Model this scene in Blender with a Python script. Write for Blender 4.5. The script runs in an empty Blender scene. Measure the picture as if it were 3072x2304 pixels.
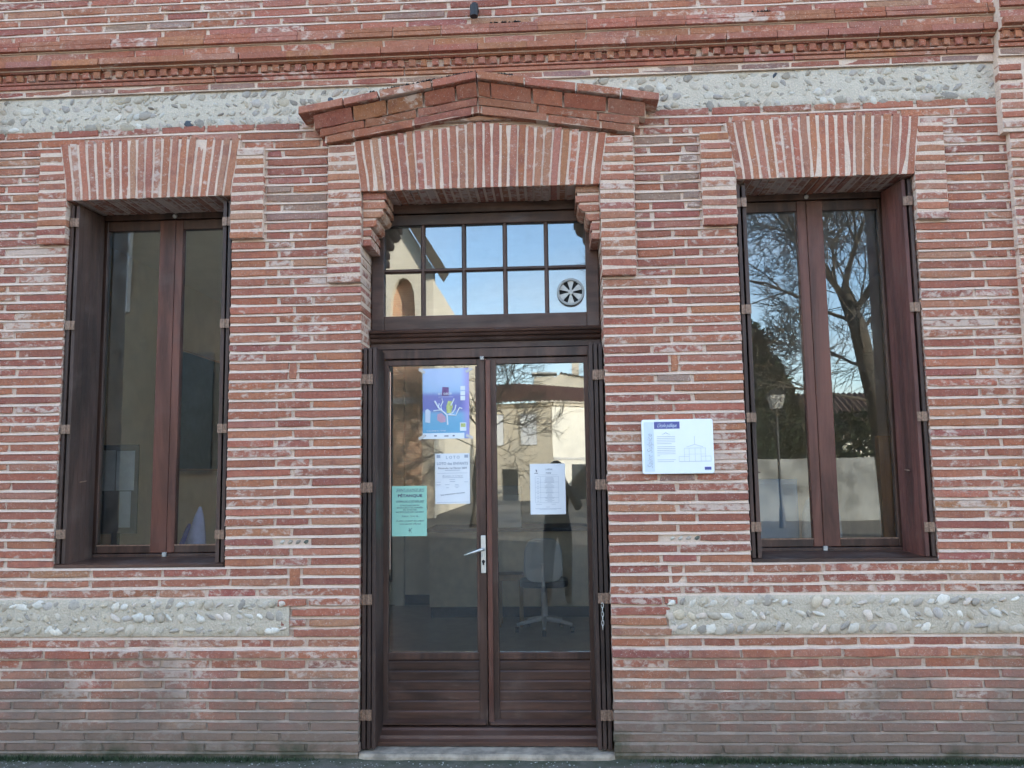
import bpy, math, random
from mathutils import Vector, Matrix, noise as mnoise

rad = math.radians
SC = bpy.context.scene
COL = SC.collection

# ------------------------------------------------------------------ camera
cam_d = bpy.data.cameras.new('Camera')
cam = bpy.data.objects.new('Camera', cam_d)
COL.objects.link(cam)
cam_d.sensor_width = 36.0
cam_d.lens = 29.13
cam_d.clip_start = 0.02
cam_d.clip_end = 800.0
CAM = Vector((0.41, -4.65, 1.53))
cam.matrix_world = (Matrix.Translation(CAM) @ Matrix.Rotation(rad(2.945), 4, 'Z') @ Matrix.Rotation(rad(6.156), 4, 'X')
                    @ Matrix.Rotation(rad(0.808), 4, 'Y') @ Matrix.Rotation(rad(90), 4, 'X'))
SC.camera = cam

# ------------------------------------------------------------------ light
SUN_EL, SUN_AZ = 16.0, 50.0
world = bpy.data.worlds.new('World')
SC.world = world
world.use_nodes = True
wn = world.node_tree
wn.nodes.clear()
sky = wn.nodes.new('ShaderNodeTexSky')
sky.sky_type = 'NISHITA'
sky.sun_disc = False
sky.sun_elevation = rad(SUN_EL)
sky.sun_rotation = rad(SUN_AZ)
sky.air_density = 1.0
sky.dust_density = 0.4
sky.ozone_density = 2.0
tc = wn.nodes.new('ShaderNodeTexCoord')
mp = wn.nodes.new('ShaderNodeMapping')
mp.inputs['Scale'].default_value = (1.2, 1.2, 7.0)
mp.inputs['Rotation'].default_value = (rad(8), rad(5), 0)
wn.links.new(tc.outputs['Generated'], mp.inputs['Vector'])
cn = wn.nodes.new('ShaderNodeTexNoise')
cn.inputs['Scale'].default_value = 2.2
cn.inputs['Detail'].default_value = 5
wn.links.new(mp.outputs['Vector'], cn.inputs['Vector'])
cr = wn.nodes.new('ShaderNodeMapRange')
cr.inputs['From Min'].default_value = 0.40
cr.inputs['From Max'].default_value = 0.75
cr.inputs['To Min'].default_value = 0.04
cr.inputs['To Max'].default_value = 0.40
wn.links.new(cn.outputs['Fac'], cr.inputs['Value'])
bwn = wn.nodes.new('ShaderNodeRGBToBW')
wn.links.new(sky.outputs['Color'], bwn.inputs['Color'])
cw = wn.nodes.new('ShaderNodeMix')
cw.data_type = 'RGBA'
cw.blend_type = 'MULTIPLY'
cw.inputs['Factor'].default_value = 1.0
wn.links.new(bwn.outputs['Val'], cw.inputs[6])
cw.inputs[7].default_value = (1.30, 1.22, 1.12, 1)
cm = wn.nodes.new('ShaderNodeMix')
cm.data_type = 'RGBA'
wn.links.new(cr.outputs['Result'], cm.inputs['Factor'])
wn.links.new(sky.outputs['Color'], cm.inputs[6])
wn.links.new(cw.outputs[2], cm.inputs[7])
bg = wn.nodes.new('ShaderNodeBackground')
bg.inputs['Strength'].default_value = 0.15
wn.links.new(cm.outputs[2], bg.inputs['Color'])
wo = wn.nodes.new('ShaderNodeOutputWorld')
wn.links.new(bg.outputs['Background'], wo.inputs['Surface'])

sun_d = bpy.data.lights.new('Sun', 'SUN')
sun_d.energy = 3.2
sun_d.angle = rad(0.53)
sun_d.color = (1.0, 0.92, 0.82)
sun = bpy.data.objects.new('Sun', sun_d)
COL.objects.link(sun)
sdir = Vector((math.sin(rad(SUN_AZ)) * math.cos(rad(SUN_EL)), math.cos(rad(SUN_AZ)) * math.cos(rad(SUN_EL)), math.sin(rad(SUN_EL))))
sun.rotation_euler = sdir.to_track_quat('Z', 'Y').to_euler()
sun.location = (10, 10, 30)

vs = SC.view_settings
vs.view_transform = 'Standard'
vs.look = 'None'
vs.exposure = 2.9
vs.gamma = 1.0
SC.cycles.use_denoising = True
SC.cycles.max_bounces = 7
SC.cycles.adaptive_threshold = 0.02
SC.cycles.transparent_max_bounces = 12
SC.cycles.glossy_bounces = 4
SC.cycles.diffuse_bounces = 3
SC.cycles.sample_clamp_indirect = 6.0

# ------------------------------------------------------------------ helpers: nodes
def newmat(name):
    m = bpy.data.materials.new(name)
    m.use_nodes = True
    m.node_tree.nodes.clear()
    return m, m.node_tree

def N(nt, typ, **kw):
    n = nt.nodes.new(typ)
    for k, v in kw.items():
        k2 = k.replace('_', ' ')
        if k in ('data_type', 'blend_type', 'operation', 'attribute_name', 'interpolation_type', 'wave_type', 'bands_direction', 'feature', 'clamp', 'attribute_type', 'noise_dimensions', 'use_clamp'):
            setattr(n, k, v)
        else:
            n.inputs[k2].default_value = v
    return n

def L(nt, a, b):
    nt.links.new(a, b)

def mix(nt, fac, a, b, blend='MIX'):
    n = nt.nodes.new('ShaderNodeMix')
    n.data_type = 'RGBA'
    n.blend_type = blend
    for src, i in ((fac, 0), (a, 6), (b, 7)):
        if isinstance(src, (int, float)):
            n.inputs[i].default_value = src
        elif isinstance(src, tuple):
            n.inputs[i].default_value = (*src[:3], 1)
        else:
            L(nt, src, n.inputs[i])
    return n.outputs[2]

def math_(nt, op, a, b=None, clamp=False):
    n = nt.nodes.new('ShaderNodeMath')
    n.operation = op
    n.use_clamp = clamp
    for src, i in ((a, 0), (b, 1)):
        if src is None:
            continue
        if isinstance(src, (int, float)):
            n.inputs[i].default_value = src
        else:
            L(nt, src, n.inputs[i])
    return n.outputs[0]

def mrange(nt, v, a, b, c=0.0, d=1.0, smooth=True):
    n = nt.nodes.new('ShaderNodeMapRange')
    if smooth:
        n.interpolation_type = 'SMOOTHSTEP'
    L(nt, v, n.inputs[0])
    for i, x in enumerate((a, b, c, d)):
        n.inputs[i + 1].default_value = x
    return n.outputs[0]

def noise(nt, vec, scale, detail=3, rough=0.55, dist=0.0, mapscale=None):
    if mapscale:
        m = nt.nodes.new('ShaderNodeMapping')
        m.inputs['Scale'].default_value = mapscale
        L(nt, vec, m.inputs[0])
        vec = m.outputs[0]
    n = nt.nodes.new('ShaderNodeTexNoise')
    n.inputs['Scale'].default_value = scale
    n.inputs['Detail'].default_value = detail
    n.inputs['Roughness'].default_value = rough
    n.inputs['Distortion'].default_value = dist
    L(nt, vec, n.inputs['Vector'])
    return n.outputs[0]

def finish(nt, col, rough=0.8, bump=None, bstr=0.3, bdist=0.005, spec=None, metal=0.0, coat=0.0):
    p = nt.nodes.new('ShaderNodeBsdfPrincipled')
    if isinstance(col, tuple):
        p.inputs['Base Color'].default_value = (*col[:3], 1)
    else:
        L(nt, col, p.inputs['Base Color'])
    if isinstance(rough, (int, float)):
        p.inputs['Roughness'].default_value = rough
    else:
        L(nt, rough, p.inputs['Roughness'])
    p.inputs['Metallic'].default_value = metal
    if spec is not None:
        p.inputs['Specular IOR Level'].default_value = spec
    if coat:
        p.inputs['Coat Weight'].default_value = coat
        p.inputs['Coat Roughness'].default_value = 0.25
    if bump is not None:
        b = nt.nodes.new('ShaderNodeBump')
        b.inputs['Strength'].default_value = bstr
        b.inputs['Distance'].default_value = bdist
        L(nt, bump, b.inputs['Height'])
        L(nt, b.outputs[0], p.inputs['Normal'])
    o = nt.nodes.new('ShaderNodeOutputMaterial')
    L(nt, p.outputs[0], o.inputs[0])
    return p

def posn(nt):
    g = nt.nodes.new('ShaderNodeNewGeometry')
    return g.outputs['Position']

def posz(nt, pos):
    s = nt.nodes.new('ShaderNodeSeparateXYZ')
    L(nt, pos, s.inputs[0])
    return s.outputs

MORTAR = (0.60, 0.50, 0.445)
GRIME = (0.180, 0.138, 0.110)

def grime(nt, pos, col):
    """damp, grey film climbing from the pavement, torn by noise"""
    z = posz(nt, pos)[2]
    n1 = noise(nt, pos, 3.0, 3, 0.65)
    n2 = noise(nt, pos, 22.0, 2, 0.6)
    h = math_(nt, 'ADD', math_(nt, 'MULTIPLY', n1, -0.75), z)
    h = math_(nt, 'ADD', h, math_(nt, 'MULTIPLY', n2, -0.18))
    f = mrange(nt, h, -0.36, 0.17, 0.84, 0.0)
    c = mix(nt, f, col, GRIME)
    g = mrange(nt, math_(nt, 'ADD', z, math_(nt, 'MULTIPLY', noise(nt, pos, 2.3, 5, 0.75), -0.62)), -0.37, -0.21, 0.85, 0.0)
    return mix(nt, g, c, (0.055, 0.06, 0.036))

def brick_mat(name, mode):
    m, nt = newmat(name)
    pos = posn(nt)
    if mode == 'obj':
        s = nt.nodes.new('ShaderNodeObjectInfo')
        col, alpha = s.outputs['Color'], s.outputs['Alpha']
    else:
        s = nt.nodes.new('ShaderNodeAttribute')
        s.attribute_name = 'bcol'
        col, alpha = s.outputs['Color'], s.outputs['Alpha']
    e = nt.nodes.new('ShaderNodeAttribute')
    e.attribute_name = 'edge'
    n1 = noise(nt, pos, 60, 3, 0.65)
    n2 = noise(nt, pos, 9, 2, 0.6)
    n3 = noise(nt, pos, 24, 3, 0.7, 0.4, (0.8, 1.0, 1.2))
    c = mix(nt, 1.0, col, mix(nt, n1, (0.55, 0.55, 0.58), (1.40, 1.40, 1.36)), 'MULTIPLY')
    c = mix(nt, mrange(nt, n2, 0.5, 0.72, 0, 0.35), c, (0.40, 0.20, 0.14))
    c = mix(nt, mrange(nt, n2, 0.46, 0.30, 0, 0.45), c, (0.21, 0.080, 0.065))
    sp = noise(nt, pos, 190, 0, 0.5)
    c = mix(nt, mrange(nt, sp, 0.71, 0.78, 0, 0.5), c, (0.62, 0.52, 0.46))
    v = math_(nt, 'ADD', math_(nt, 'ADD', n3, math_(nt, 'MULTIPLY', e.outputs['Fac'], 0.17)), math_(nt, 'MULTIPLY', alpha, 0.5))
    v = math_(nt, 'ADD', v, mrange(nt, noise(nt, pos, 1.6, 2, 0.6), 0.52, 0.75, 0.0, 0.22))
    f = mrange(nt, v, 0.70, 0.90, 0.0, 0.85)
    c = mix(nt, f, c, mix(nt, n1, (0.46, 0.34, 0.28), (0.70, 0.555, 0.465)))
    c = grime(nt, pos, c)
    finish(nt, c, 0.92, n1, 0.6, 0.007, 0.25)
    return m

def mortar_mat(name, c0, c1):
    m, nt = newmat(name)
    pos = posn(nt)
    n1 = noise(nt, pos, 14, 3, 0.6)
    n2 = noise(nt, pos, 95, 2, 0.6)
    c = mix(nt, n1, c0, c1)
    c = mix(nt, mrange(nt, n2, 0.45, 0.75, 0, 0.4), c, (0.78, 0.62, 0.51))
    c = mix(nt, mrange(nt, n2, 0.42, 0.25, 0, 0.4), c, (0.38, 0.28, 0.24))
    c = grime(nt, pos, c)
    finish(nt, c, 0.95, n2, 0.7, 0.008, 0.2)
    return m

def plain(name, col, rough=0.7, var=0.12, scale=20, bstr=0.0, spec=None, metal=0.0, mapscale=None, bdist=0.004):
    m, nt = newmat(name)
    pos = posn(nt)
    n1 = noise(nt, pos, scale, 4, 0.6, 0, mapscale)
    lo = tuple(x * (1 - var) for x in col)
    hi = tuple(min(1, x * (1 + var)) for x in col)
    c = mix(nt, mrange(nt, n1, 0.25, 0.75, 0, 1), lo, hi)
    finish(nt, c, rough, n1 if bstr else None, bstr, bdist, spec, metal)
    return m

def wood_mat(name, col, ms, rough=0.42):
    m, nt = newmat(name)
    pos = posn(nt)
    n1 = noise(nt, pos, 9, 5, 0.65, 0.6, ms)
    n2 = noise(nt, pos, 40, 3, 0.6, 0, ms)
    n3 = noise(nt, pos, 5, 4, 0.6)
    c = mix(nt, mrange(nt, n1, 0.3, 0.7), tuple(x * 0.5 for x in col), tuple(x * 1.6 for x in col))
    c = mix(nt, mrange(nt, n3, 0.52, 0.8, 0, 0.4), c, (0.15, 0.105, 0.085))
    c = mix(nt, mrange(nt, n2, 0.62, 0.78, 0, 0.35), c, (0.20, 0.14, 0.11))
    r = mrange(nt, n3, 0.2, 0.8, rough - 0.08, rough + 0.2)
    finish(nt, c, r, math_(nt, 'ADD', n1, n2), 0.25, 0.003, 0.45)
    return m

def glass_mat():
    m, nt = newmat('window_glass')
    pos = posn(nt)
    fr = N(nt, 'ShaderNodeFresnel', IOR=1.5)
    f = math_(nt, 'ADD', math_(nt, 'MULTIPLY', fr.outputs[0], 2.0), 0.012, True)
    t = N(nt, 'ShaderNodeBsdfTransparent')
    t.inputs[0].default_value = (0.985, 0.99, 0.98, 1)
    g = nt.nodes.new('ShaderNodeBsdfGlossy')
    g.inputs['Roughness'].default_value = 0.0
    g.inputs['Color'].default_value = (0.88, 0.95, 1, 1)
    n1 = noise(nt, pos, 1.7, 1, 0.4)
    b = nt.nodes.new('ShaderNodeBump')
    b.inputs['Strength'].default_value = 0.05
    b.inputs['Distance'].default_value = 0.01
    L(nt, n1, b.inputs['Height'])
    L(nt, b.outputs[0], g.inputs['Normal'])
    d = N(nt, 'ShaderNodeBsdfDiffuse')
    d.inputs[0].default_value = (0.55, 0.55, 0.52, 1)
    mx = nt.nodes.new('ShaderNodeMixShader')
    L(nt, f, mx.inputs[0]); L(nt, t.outputs[0], mx.inputs[1]); L(nt, g.outputs[0], mx.inputs[2])
    n2 = noise(nt, pos, 7, 5, 0.7, 0.5)
    mx2 = nt.nodes.new('ShaderNodeMixShader')
    L(nt, mrange(nt, n2, 0.4, 0.8, 0.004, 0.035), mx2.inputs[0]); L(nt, mx.outputs[0], mx2.inputs[1]); L(nt, d.outputs[0], mx2.inputs[2])
    o = nt.nodes.new('ShaderNodeOutputMaterial')
    L(nt, mx2.outputs[0], o.inputs[0])
    return m

def asphalt_mat():
    m, nt = newmat('asphalt')
    pos = posn(nt)
    n1 = noise(nt, pos, 140, 3, 0.7)
    n2 = noise(nt, pos, 2.2, 5, 0.6)
    n3 = noise(nt, pos, 9, 5, 0.7)
    c = mix(nt, n1, (0.06, 0.052, 0.041), (0.24, 0.215, 0.18))
    c = mix(nt, mrange(nt, n2, 0.4, 0.7, 0, 0.5), c, (0.14, 0.12, 0.095))
    y = posz(nt, pos)[1]
    f = mrange(nt, math_(nt, 'ADD', y, math_(nt, 'MULTIPLY', n3, 0.5)), 0.05, 0.26, 0, 0.85)
    c = mix(nt, f, c, mix(nt, n1, (0.022, 0.030, 0.015), (0.085, 0.10, 0.055)))
    finish(nt, c, 0.9, n1, 0.8, 0.01, 0.3)
    return m

M = {}
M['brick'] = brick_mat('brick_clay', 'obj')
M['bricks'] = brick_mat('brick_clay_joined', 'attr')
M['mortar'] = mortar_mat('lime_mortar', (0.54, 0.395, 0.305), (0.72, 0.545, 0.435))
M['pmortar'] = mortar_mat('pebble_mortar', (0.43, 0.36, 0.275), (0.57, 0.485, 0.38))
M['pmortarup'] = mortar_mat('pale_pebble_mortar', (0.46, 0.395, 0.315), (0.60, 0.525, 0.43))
M['wood'] = wood_mat('dark_brown_joinery', (0.062, 0.030, 0.021), (1, 1, 0.12))
M['woodh'] = wood_mat('dark_brown_joinery_rails', (0.060, 0.028, 0.019), (0.12, 1, 1))
M['woodred'] = wood_mat('red_brown_sash', (0.120, 0.044, 0.030), (1, 1, 0.1))
M['shutter'] = wood_mat('shutter_wood', (0.055, 0.029, 0.022), (1, 1, 0.1), 0.5)
M['shutterdark'] = wood_mat('dark_shutter_edge', (0.040, 0.021, 0.016), (1, 1, 0.1), 0.55)
M['shutterred'] = wood_mat('red_shutter_wood', (0.105, 0.036, 0.028), (1, 1, 0.1), 0.55)
M['glass'] = glass_mat()
M['asphalt'] = asphalt_mat()
M['stone'] = plain('threshold_stone', (0.29, 0.235, 0.18), 0.85, 0.4, 14, 0.5)
M['hinge'] = plain('weathered_hinge', (0.24, 0.150, 0.105), 0.55, 0.4, 90, 0.3, 0.5, 0.3)
M['steel'] = plain('satin_aluminium', (0.62, 0.62, 0.60), 0.35, 0.05, 30, 0, 0.5, 0.6)
M['latch'] = plain('grey_latch', (0.42, 0.40, 0.37), 0.6, 0.2, 60)
M['iron'] = plain('black_iron', (0.02, 0.018, 0.02), 0.6, 0.3, 60)
M['paper'] = plain('white_paper', (0.80, 0.81, 0.83), 0.75, 0.02, 8)
M['green'] = plain('mint_paper', (0.36, 0.66, 0.53), 0.75, 0.03, 8)
M['ink'] = plain('grey_ink', (0.14, 0.15, 0.20), 0.8, 0.05)
M['inklight'] = plain('pale_print', (0.40, 0.43, 0.50), 0.8, 0.05)
M['enamel'] = plain('white_enamel', (0.82, 0.85, 0.86), 0.25, 0.015, 6)
M['plaqueblue'] = plain('plaque_blue', (0.075, 0.085, 0.30), 0.3, 0.08, 20)
M['plaquepale'] = plain('plaque_pale_blue', (0.60, 0.68, 0.80), 0.3, 0.04, 10)
M['plaqueline'] = plain('plaque_grey_line', (0.42, 0.46, 0.48), 0.5, 0.1)
M['fanring'] = plain('fan_grey_plastic', (0.34, 0.35, 0.34), 0.5, 0.1, 40)
M['fanvane'] = plain('fan_vane_plastic', (0.55, 0.54, 0.50), 0.5, 0.15, 40)
M['fandark'] = plain('fan_dark_inside', (0.012, 0.012, 0.012), 0.8, 0.1)
M['plaster'] = plain('interior_plaster', (0.78, 0.70, 0.53), 0.9, 0.08, 4)
M['floor'] = plain('interior_tile_floor', (0.36, 0.30, 0.225), 0.45, 0.15, 9)
M['ceil'] = plain('interior_ceiling', (0.75, 0.73, 0.68), 0.9, 0.05, 4)
M['counter'] = plain('counter_laminate', (0.84, 0.72, 0.51), 0.6, 0.08, 12)
M['dark'] = plain('dark_plinth', (0.03, 0.03, 0.035), 0.6, 0.2)
M['fabric'] = plain('grey_blue_fabric', (0.58, 0.61, 0.61), 0.95, 0.12, 120, 0.2)
M['greyplastic'] = plain('grey_plastic', (0.62, 0.62, 0.61), 0.5, 0.05)
M['blackplastic'] = plain('black_plastic', (0.018, 0.018, 0.02), 0.45, 0.1)
M['pine'] = plain('varnished_pine', (0.36, 0.20, 0.07), 0.5, 0.2, 10, 0, None, 0, (1, 1, 0.2))
M['lilac'] = plain('lilac_cloth', (0.55, 0.55, 0.86), 0.9, 0.12, 15)
M['blue'] = plain('blue_cloth', (0.06, 0.07, 0.38), 0.9, 0.2, 15)
M['bluepanel'] = plain('pale_blue_panel', (0.22, 0.38, 0.58), 0.6, 0.06, 3)
M['tealcloth'] = plain('teal_cloth', (0.12, 0.24, 0.24), 0.9, 0.2, 15)
M['dimpaper'] = plain('grey_paper', (0.33, 0.35, 0.37), 0.8, 0.1, 20)
M['clear'] = plain('frosted_acrylic', (0.75, 0.77, 0.76), 0.4, 0.05, 6)

# ------------------------------------------------------------------ helpers: geometry
PW = {}

def tag(o, label=None, cat=None, group=None, kind=None):
    if label: o['label'] = label
    if cat: o['category'] = cat
    if group: o['group'] = group
    if kind: o['kind'] = kind
    return o

def thing(name, loc, label, cat, group=None):
    o = bpy.data.objects.new(name, None)
    o.empty_display_size = 0.2
    COL.objects.link(o)
    o.location = loc
    PW[o] = Vector(loc)
    return tag(o, label, cat, group)

def link(name, me, loc, parent=None):
    o = bpy.data.objects.new(name, me)
    COL.objects.link(o)
    loc = Vector(loc)
    PW[o] = loc
    if parent is not None:
        o.parent = parent
        o.location = loc - PW[parent]
    else:
        o.location = loc
    return o

def waver(x, z):
    return 0.0042 * mnoise.noise(Vector((x * 0.9, z * 0.8, 0.5))) + 0.0014 * mnoise.noise(Vector((x * 3.1, z * 6.0, 4.5)))

class MB:
    def __init__(self):
        self.v, self.f, self.m = [], [], []

    def add(self, vs_, fs_, m=0):
        n = len(self.v)
        self.v += [Vector(p) for p in vs_]
        for f in fs_:
            self.f.append([n + i for i in f])
            self.m.append(m)
        return self

    def box(self, x0, x1, y0, y1, z0, z1, m=0):
        vs_ = [(x0, y0, z0), (x1, y0, z0), (x1, y1, z0), (x0, y1, z0), (x0, y0, z1), (x1, y0, z1), (x1, y1, z1), (x0, y1, z1)]
        return self.add(vs_, [(0, 3, 2, 1), (4, 5, 6, 7), (0, 1, 5, 4), (1, 2, 6, 5), (2, 3, 7, 6), (3, 0, 4, 7)], m)

    def prism(self, poly, y0, y1, m=0):
        """poly (x, z) counter-clockwise as seen from -y, extruded along y"""
        n = len(poly)
        vs_ = [(p[0], y0, p[1]) for p in poly] + [(p[0], y1, p[1]) for p in poly]
        fs_ = [list(range(n)), list(range(2 * n - 1, n - 1, -1))]
        for i in range(n):
            j = (i + 1) % n
            fs_.append((i, i + n, j + n, j))
        return self.add(vs_, fs_, m)

    def extrude_x(self, prof, x0, x1, m=0):
        """prof (y, z) extruded along x"""
        n = len(prof)
        vs_ = [(x0, p[0], p[1]) for p in prof] + [(x1, p[0], p[1]) for p in prof]
        fs_ = [list(range(n)), list(range(2 * n - 1, n - 1, -1))]
        for i in range(n):
            j = (i + 1) % n
            fs_.append((i, i + n, j + n, j))
        return self.add(vs_, fs_, m)

    def plan(self, poly, z0, z1, m=0):
        """poly (x, y) extruded along z"""
        n = len(poly)
        vs_ = [(p[0], p[1], z0) for p in poly] + [(p[0], p[1], z1) for p in poly]
        fs_ = [list(range(n - 1, -1, -1)), list(range(n, 2 * n))]
        for i in range(n):
            j = (i + 1) % n
            fs_.append((i, j, j + n, i + n))
        return self.add(vs_, fs_, m)

    def tube(self, pts, rs, n=8, m=0, cap=True):
        pts = [Vector(p) for p in pts]
        rings = []
        up = Vector((0, 0, 1))
        for i, p in enumerate(pts):
            d = (pts[min(i + 1, len(pts) - 1)] - pts[max(i - 1, 0)]).normalized()
            a = d.cross(up)
            if a.length < 0.05:
                a = d.cross(Vector((1, 0, 0)))
            a.normalize()
            b = d.cross(a)
            r = rs[i] if isinstance(rs, (list, tuple)) else rs
            rings.append([p + (a * math.cos(2 * math.pi * k / n) + b * math.sin(2 * math.pi * k / n)) * r for k in range(n)])
        base = len(self.v)
        for r in rings:
            self.v += r
        for i in range(len(rings) - 1):
            for k in range(n):
                k2 = (k + 1) % n
                self.f.append([base + i * n + k, base + (i + 1) * n + k, base + (i + 1) * n + k2, base + i * n + k2])
                self.m.append(m)
        if cap:
            self.f.append([base + k for k in range(n)])
            self.m.append(m)
            self.f.append([base + (len(rings) - 1) * n + k for k in range(n - 1, -1, -1)])
            self.m.append(m)
        return self

    def lathe(self, cx, cy, prof, n=16, m=0):
        """prof list of (r, z)"""
        base = len(self.v)
        for r, z in prof:
            for k in range(n):
                a = 2 * math.pi * k / n
                self.v.append(Vector((cx + r * math.cos(a), cy + r * math.sin(a), z)))
        for i in range(len(prof) - 1):
            for k in range(n):
                k2 = (k + 1) % n
                self.f.append([base + i * n + k, base + i * n + k2, base + (i + 1) * n + k2, base + (i + 1) * n + k])
                self.m.append(m)
        self.f.append([base + k for k in range(n - 1, -1, -1)]); self.m.append(m)
        self.f.append([base + (len(prof) - 1) * n + k for k in range(n)]); self.m.append(m)
        return self

    def build(self, name, mats, parent=None, smooth=False, bevel=0.0, kind=None, origin=None):
        if not isinstance(mats, (list, tuple)):
            mats = [mats]
        lo = Vector((min(p.x for p in self.v), min(p.y for p in self.v), min(p.z for p in self.v)))
        hi = Vector((max(p.x for p in self.v), max(p.y for p in self.v), max(p.z for p in self.v)))
        c = Vector(origin) if origin is not None else (lo + hi) / 2
        me = bpy.data.meshes.new(name)
        me.from_pydata([p - c for p in self.v], [], self.f)
        for mm in mats:
            me.materials.append(mm)
        if len(mats) > 1:
            me.polygons.foreach_set('material_index', self.m)
        if smooth:
            me.polygons.foreach_set('use_smooth', [True] * len(me.polygons))
        me.update()
        o = link(name, me, c, parent)
        if bevel:
            b = o.modifiers.new('edge', 'BEVEL')
            b.width = bevel
            b.segments = 2
            b.limit_method = 'ANGLE'
            b.angle_limit = rad(40)
        if kind:
            o['kind'] = kind
        return o

def bx(name, x0, x1, y0, y1, z0, z1, mat, parent=None, bevel=0.003, **kw):
    return MB().box(x0, x1, y0, y1, z0, z1).build(name, mat, parent, bevel=bevel, **kw)

# ---- bricks
def brick_geo(outline, yf, depth, rng, jit=0.0016, inset=0.0035, seg=0.10, yfn=None):
    """outline: convex polygon (x, z) counter-clockwise seen from the street. Returns verts, faces, edge values"""
    pts = []
    n = len(outline)
    cx = sum(p[0] for p in outline) / n
    cz = sum(p[1] for p in outline) / n
    for i in range(n):
        a, b = outline[i], outline[(i + 1) % n]
        d = math.hypot(b[0] - a[0], b[1] - a[1])
        k = max(1, round(d / seg))
        for s in range(k):
            t = s / k
            x, z = a[0] + (b[0] - a[0]) * t, a[1] + (b[1] - a[1]) * t
            j = jit * (1.3 if s == 0 else 1.0)
            x += rng.uniform(-j, j); z += rng.uniform(-j, j)
            if s == 0:
                q = rng.uniform(0.0005, 0.0045)
                dx, dz = cx - x, cz - z
                x += math.copysign(min(abs(dx) * 0.2, q), dx)
                z += math.copysign(min(abs(dz) * 0.2, q * 0.6), dz)
            pts.append((x, z))
    ta = rng.gauss(0, 0.0035)
    pts = [(x, z + ta * (x - cx) + waver(x, cz)) for x, z in pts]
    m = len(pts)
    hx = max(abs(p[0] - cx) for p in pts); hz = max(abs(p[1] - cz) for p in pts)
    tx, tz = rng.uniform(-0.0015, 0.0015) / hx, rng.uniform(-0.0012, 0.0012) / hz
    def yy(x, z):
        if yfn:
            return yfn(x, z)
        return yf + tx * (x - cx) + tz * (z - cz)
    vs_, ed = [], []
    for x, z in pts:
        vs_.append((x, yf + depth, z)); ed.append(1.0)
    for x, z in pts:
        vs_.append((x, yy(x, z) + rng.uniform(0.002, 0.006), z)); ed.append(1.0)
    for x, z in pts:
        dx, dz = cx - x, cz - z
        x2 = x + math.copysign(min(abs(dx) * 0.5, inset), dx)
        z2 = z + math.copysign(min(abs(dz) * 0.5, inset), dz)
        vs_.append((x2, yy(x, z) + rng.uniform(-0.001, 0.001), z2)); ed.append(0.0)
    fs_ = []
    for i in range(m):
        j = (i + 1) % m
        fs_.append((i, i + m, j + m, j)[::-1])
        fs_.append((i + m, i + 2 * m, j + 2 * m, j + m)[::-1])
    fs_.append([i + 2 * m for i in range(m)])
    return vs_, fs_, ed

def rect(x0, x1, z0, z1):
    return [(x0, z0), (x1, z0), (x1, z1), (x0, z1)]

RED, DRK, ORG, TAN, GRY, PNK = (0.350, 0.129, 0.081), (0.300, 0.108, 0.077), (0.383, 0.153, 0.088), (0.380, 0.178, 0.114), (0.285, 0.172, 0.135), (0.366, 0.149, 0.100)
PAL = {
    'jamb': ((RED, 6), (DRK, 4), (ORG, 2), (TAN, 1), (PNK, 3)),
    'arch': ((PNK, 4), (TAN, 2), (RED, 3), (ORG, 3)),
    'fill': ((GRY, 3), (DRK, 4), (RED, 4), (PNK, 2)),
    'base': ((RED, 4), (PNK, 4), (DRK, 2), (TAN, 1)),
    'corn': ((PNK, 3), (RED, 4), (ORG, 2)),
    'dull': ((GRY, 4), (PNK, 2), (DRK, 3)),
    'bright': ((ORG, 1),),
}

def colour(zone, rng):
    p = PAL[zone]
    w = rng.random() * sum(q[1] for q in p)
    for c, k in p:
        w -= k
        if w <= 0:
            break
    v = rng.uniform(0.90, 1.10)
    return (c[0] * v * rng.uniform(0.95, 1.05), c[1] * v * rng.uniform(0.92, 1.08), c[2] * v * rng.uniform(0.92, 1.08))

BR = []   # every brick: (name, outline, yf, depth, colour, smear, parent)

def brick(name, outline, yf, depth, zone, parent, rng, smear=None, jit=0.0022, seg=0.10, yfn=None):
    if smear is None:
        smear = max(0.0, min(1.0, rng.gauss(0.24, 0.14)))
    BR.append((name, outline, yf, depth, colour(zone, rng), smear, parent, jit, seg, yfn))

def visible(outline):
    x0, x1 = min(p[0] for p in outline), max(p[0] for p in outline)
    z0, z1 = min(p[1] for p in outline), max(p[1] for p in outline)
    zc = (z0 + z1) / 2
    t = max(0, min(1, zc / 4.4))
    fx0, fx1 = -2.71 - 0.24 * t, 2.82 + 0.33 * t
    fz1 = 4.46 - (x0 + 2.95) / 6.1 * 0.26
    a = max(0, min(x1, fx1) - max(x0, fx0)) * max(0, min(z1, fz1) - z0)
    if -1.0 < x0 and x1 < 1.0 and z0 > 3.6 and z1 < 3.8 - 0.17 * max(abs(x0), abs(x1)):
        a = 0
    return a / math.hypot(zc - 1.5, 4.65)

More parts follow.
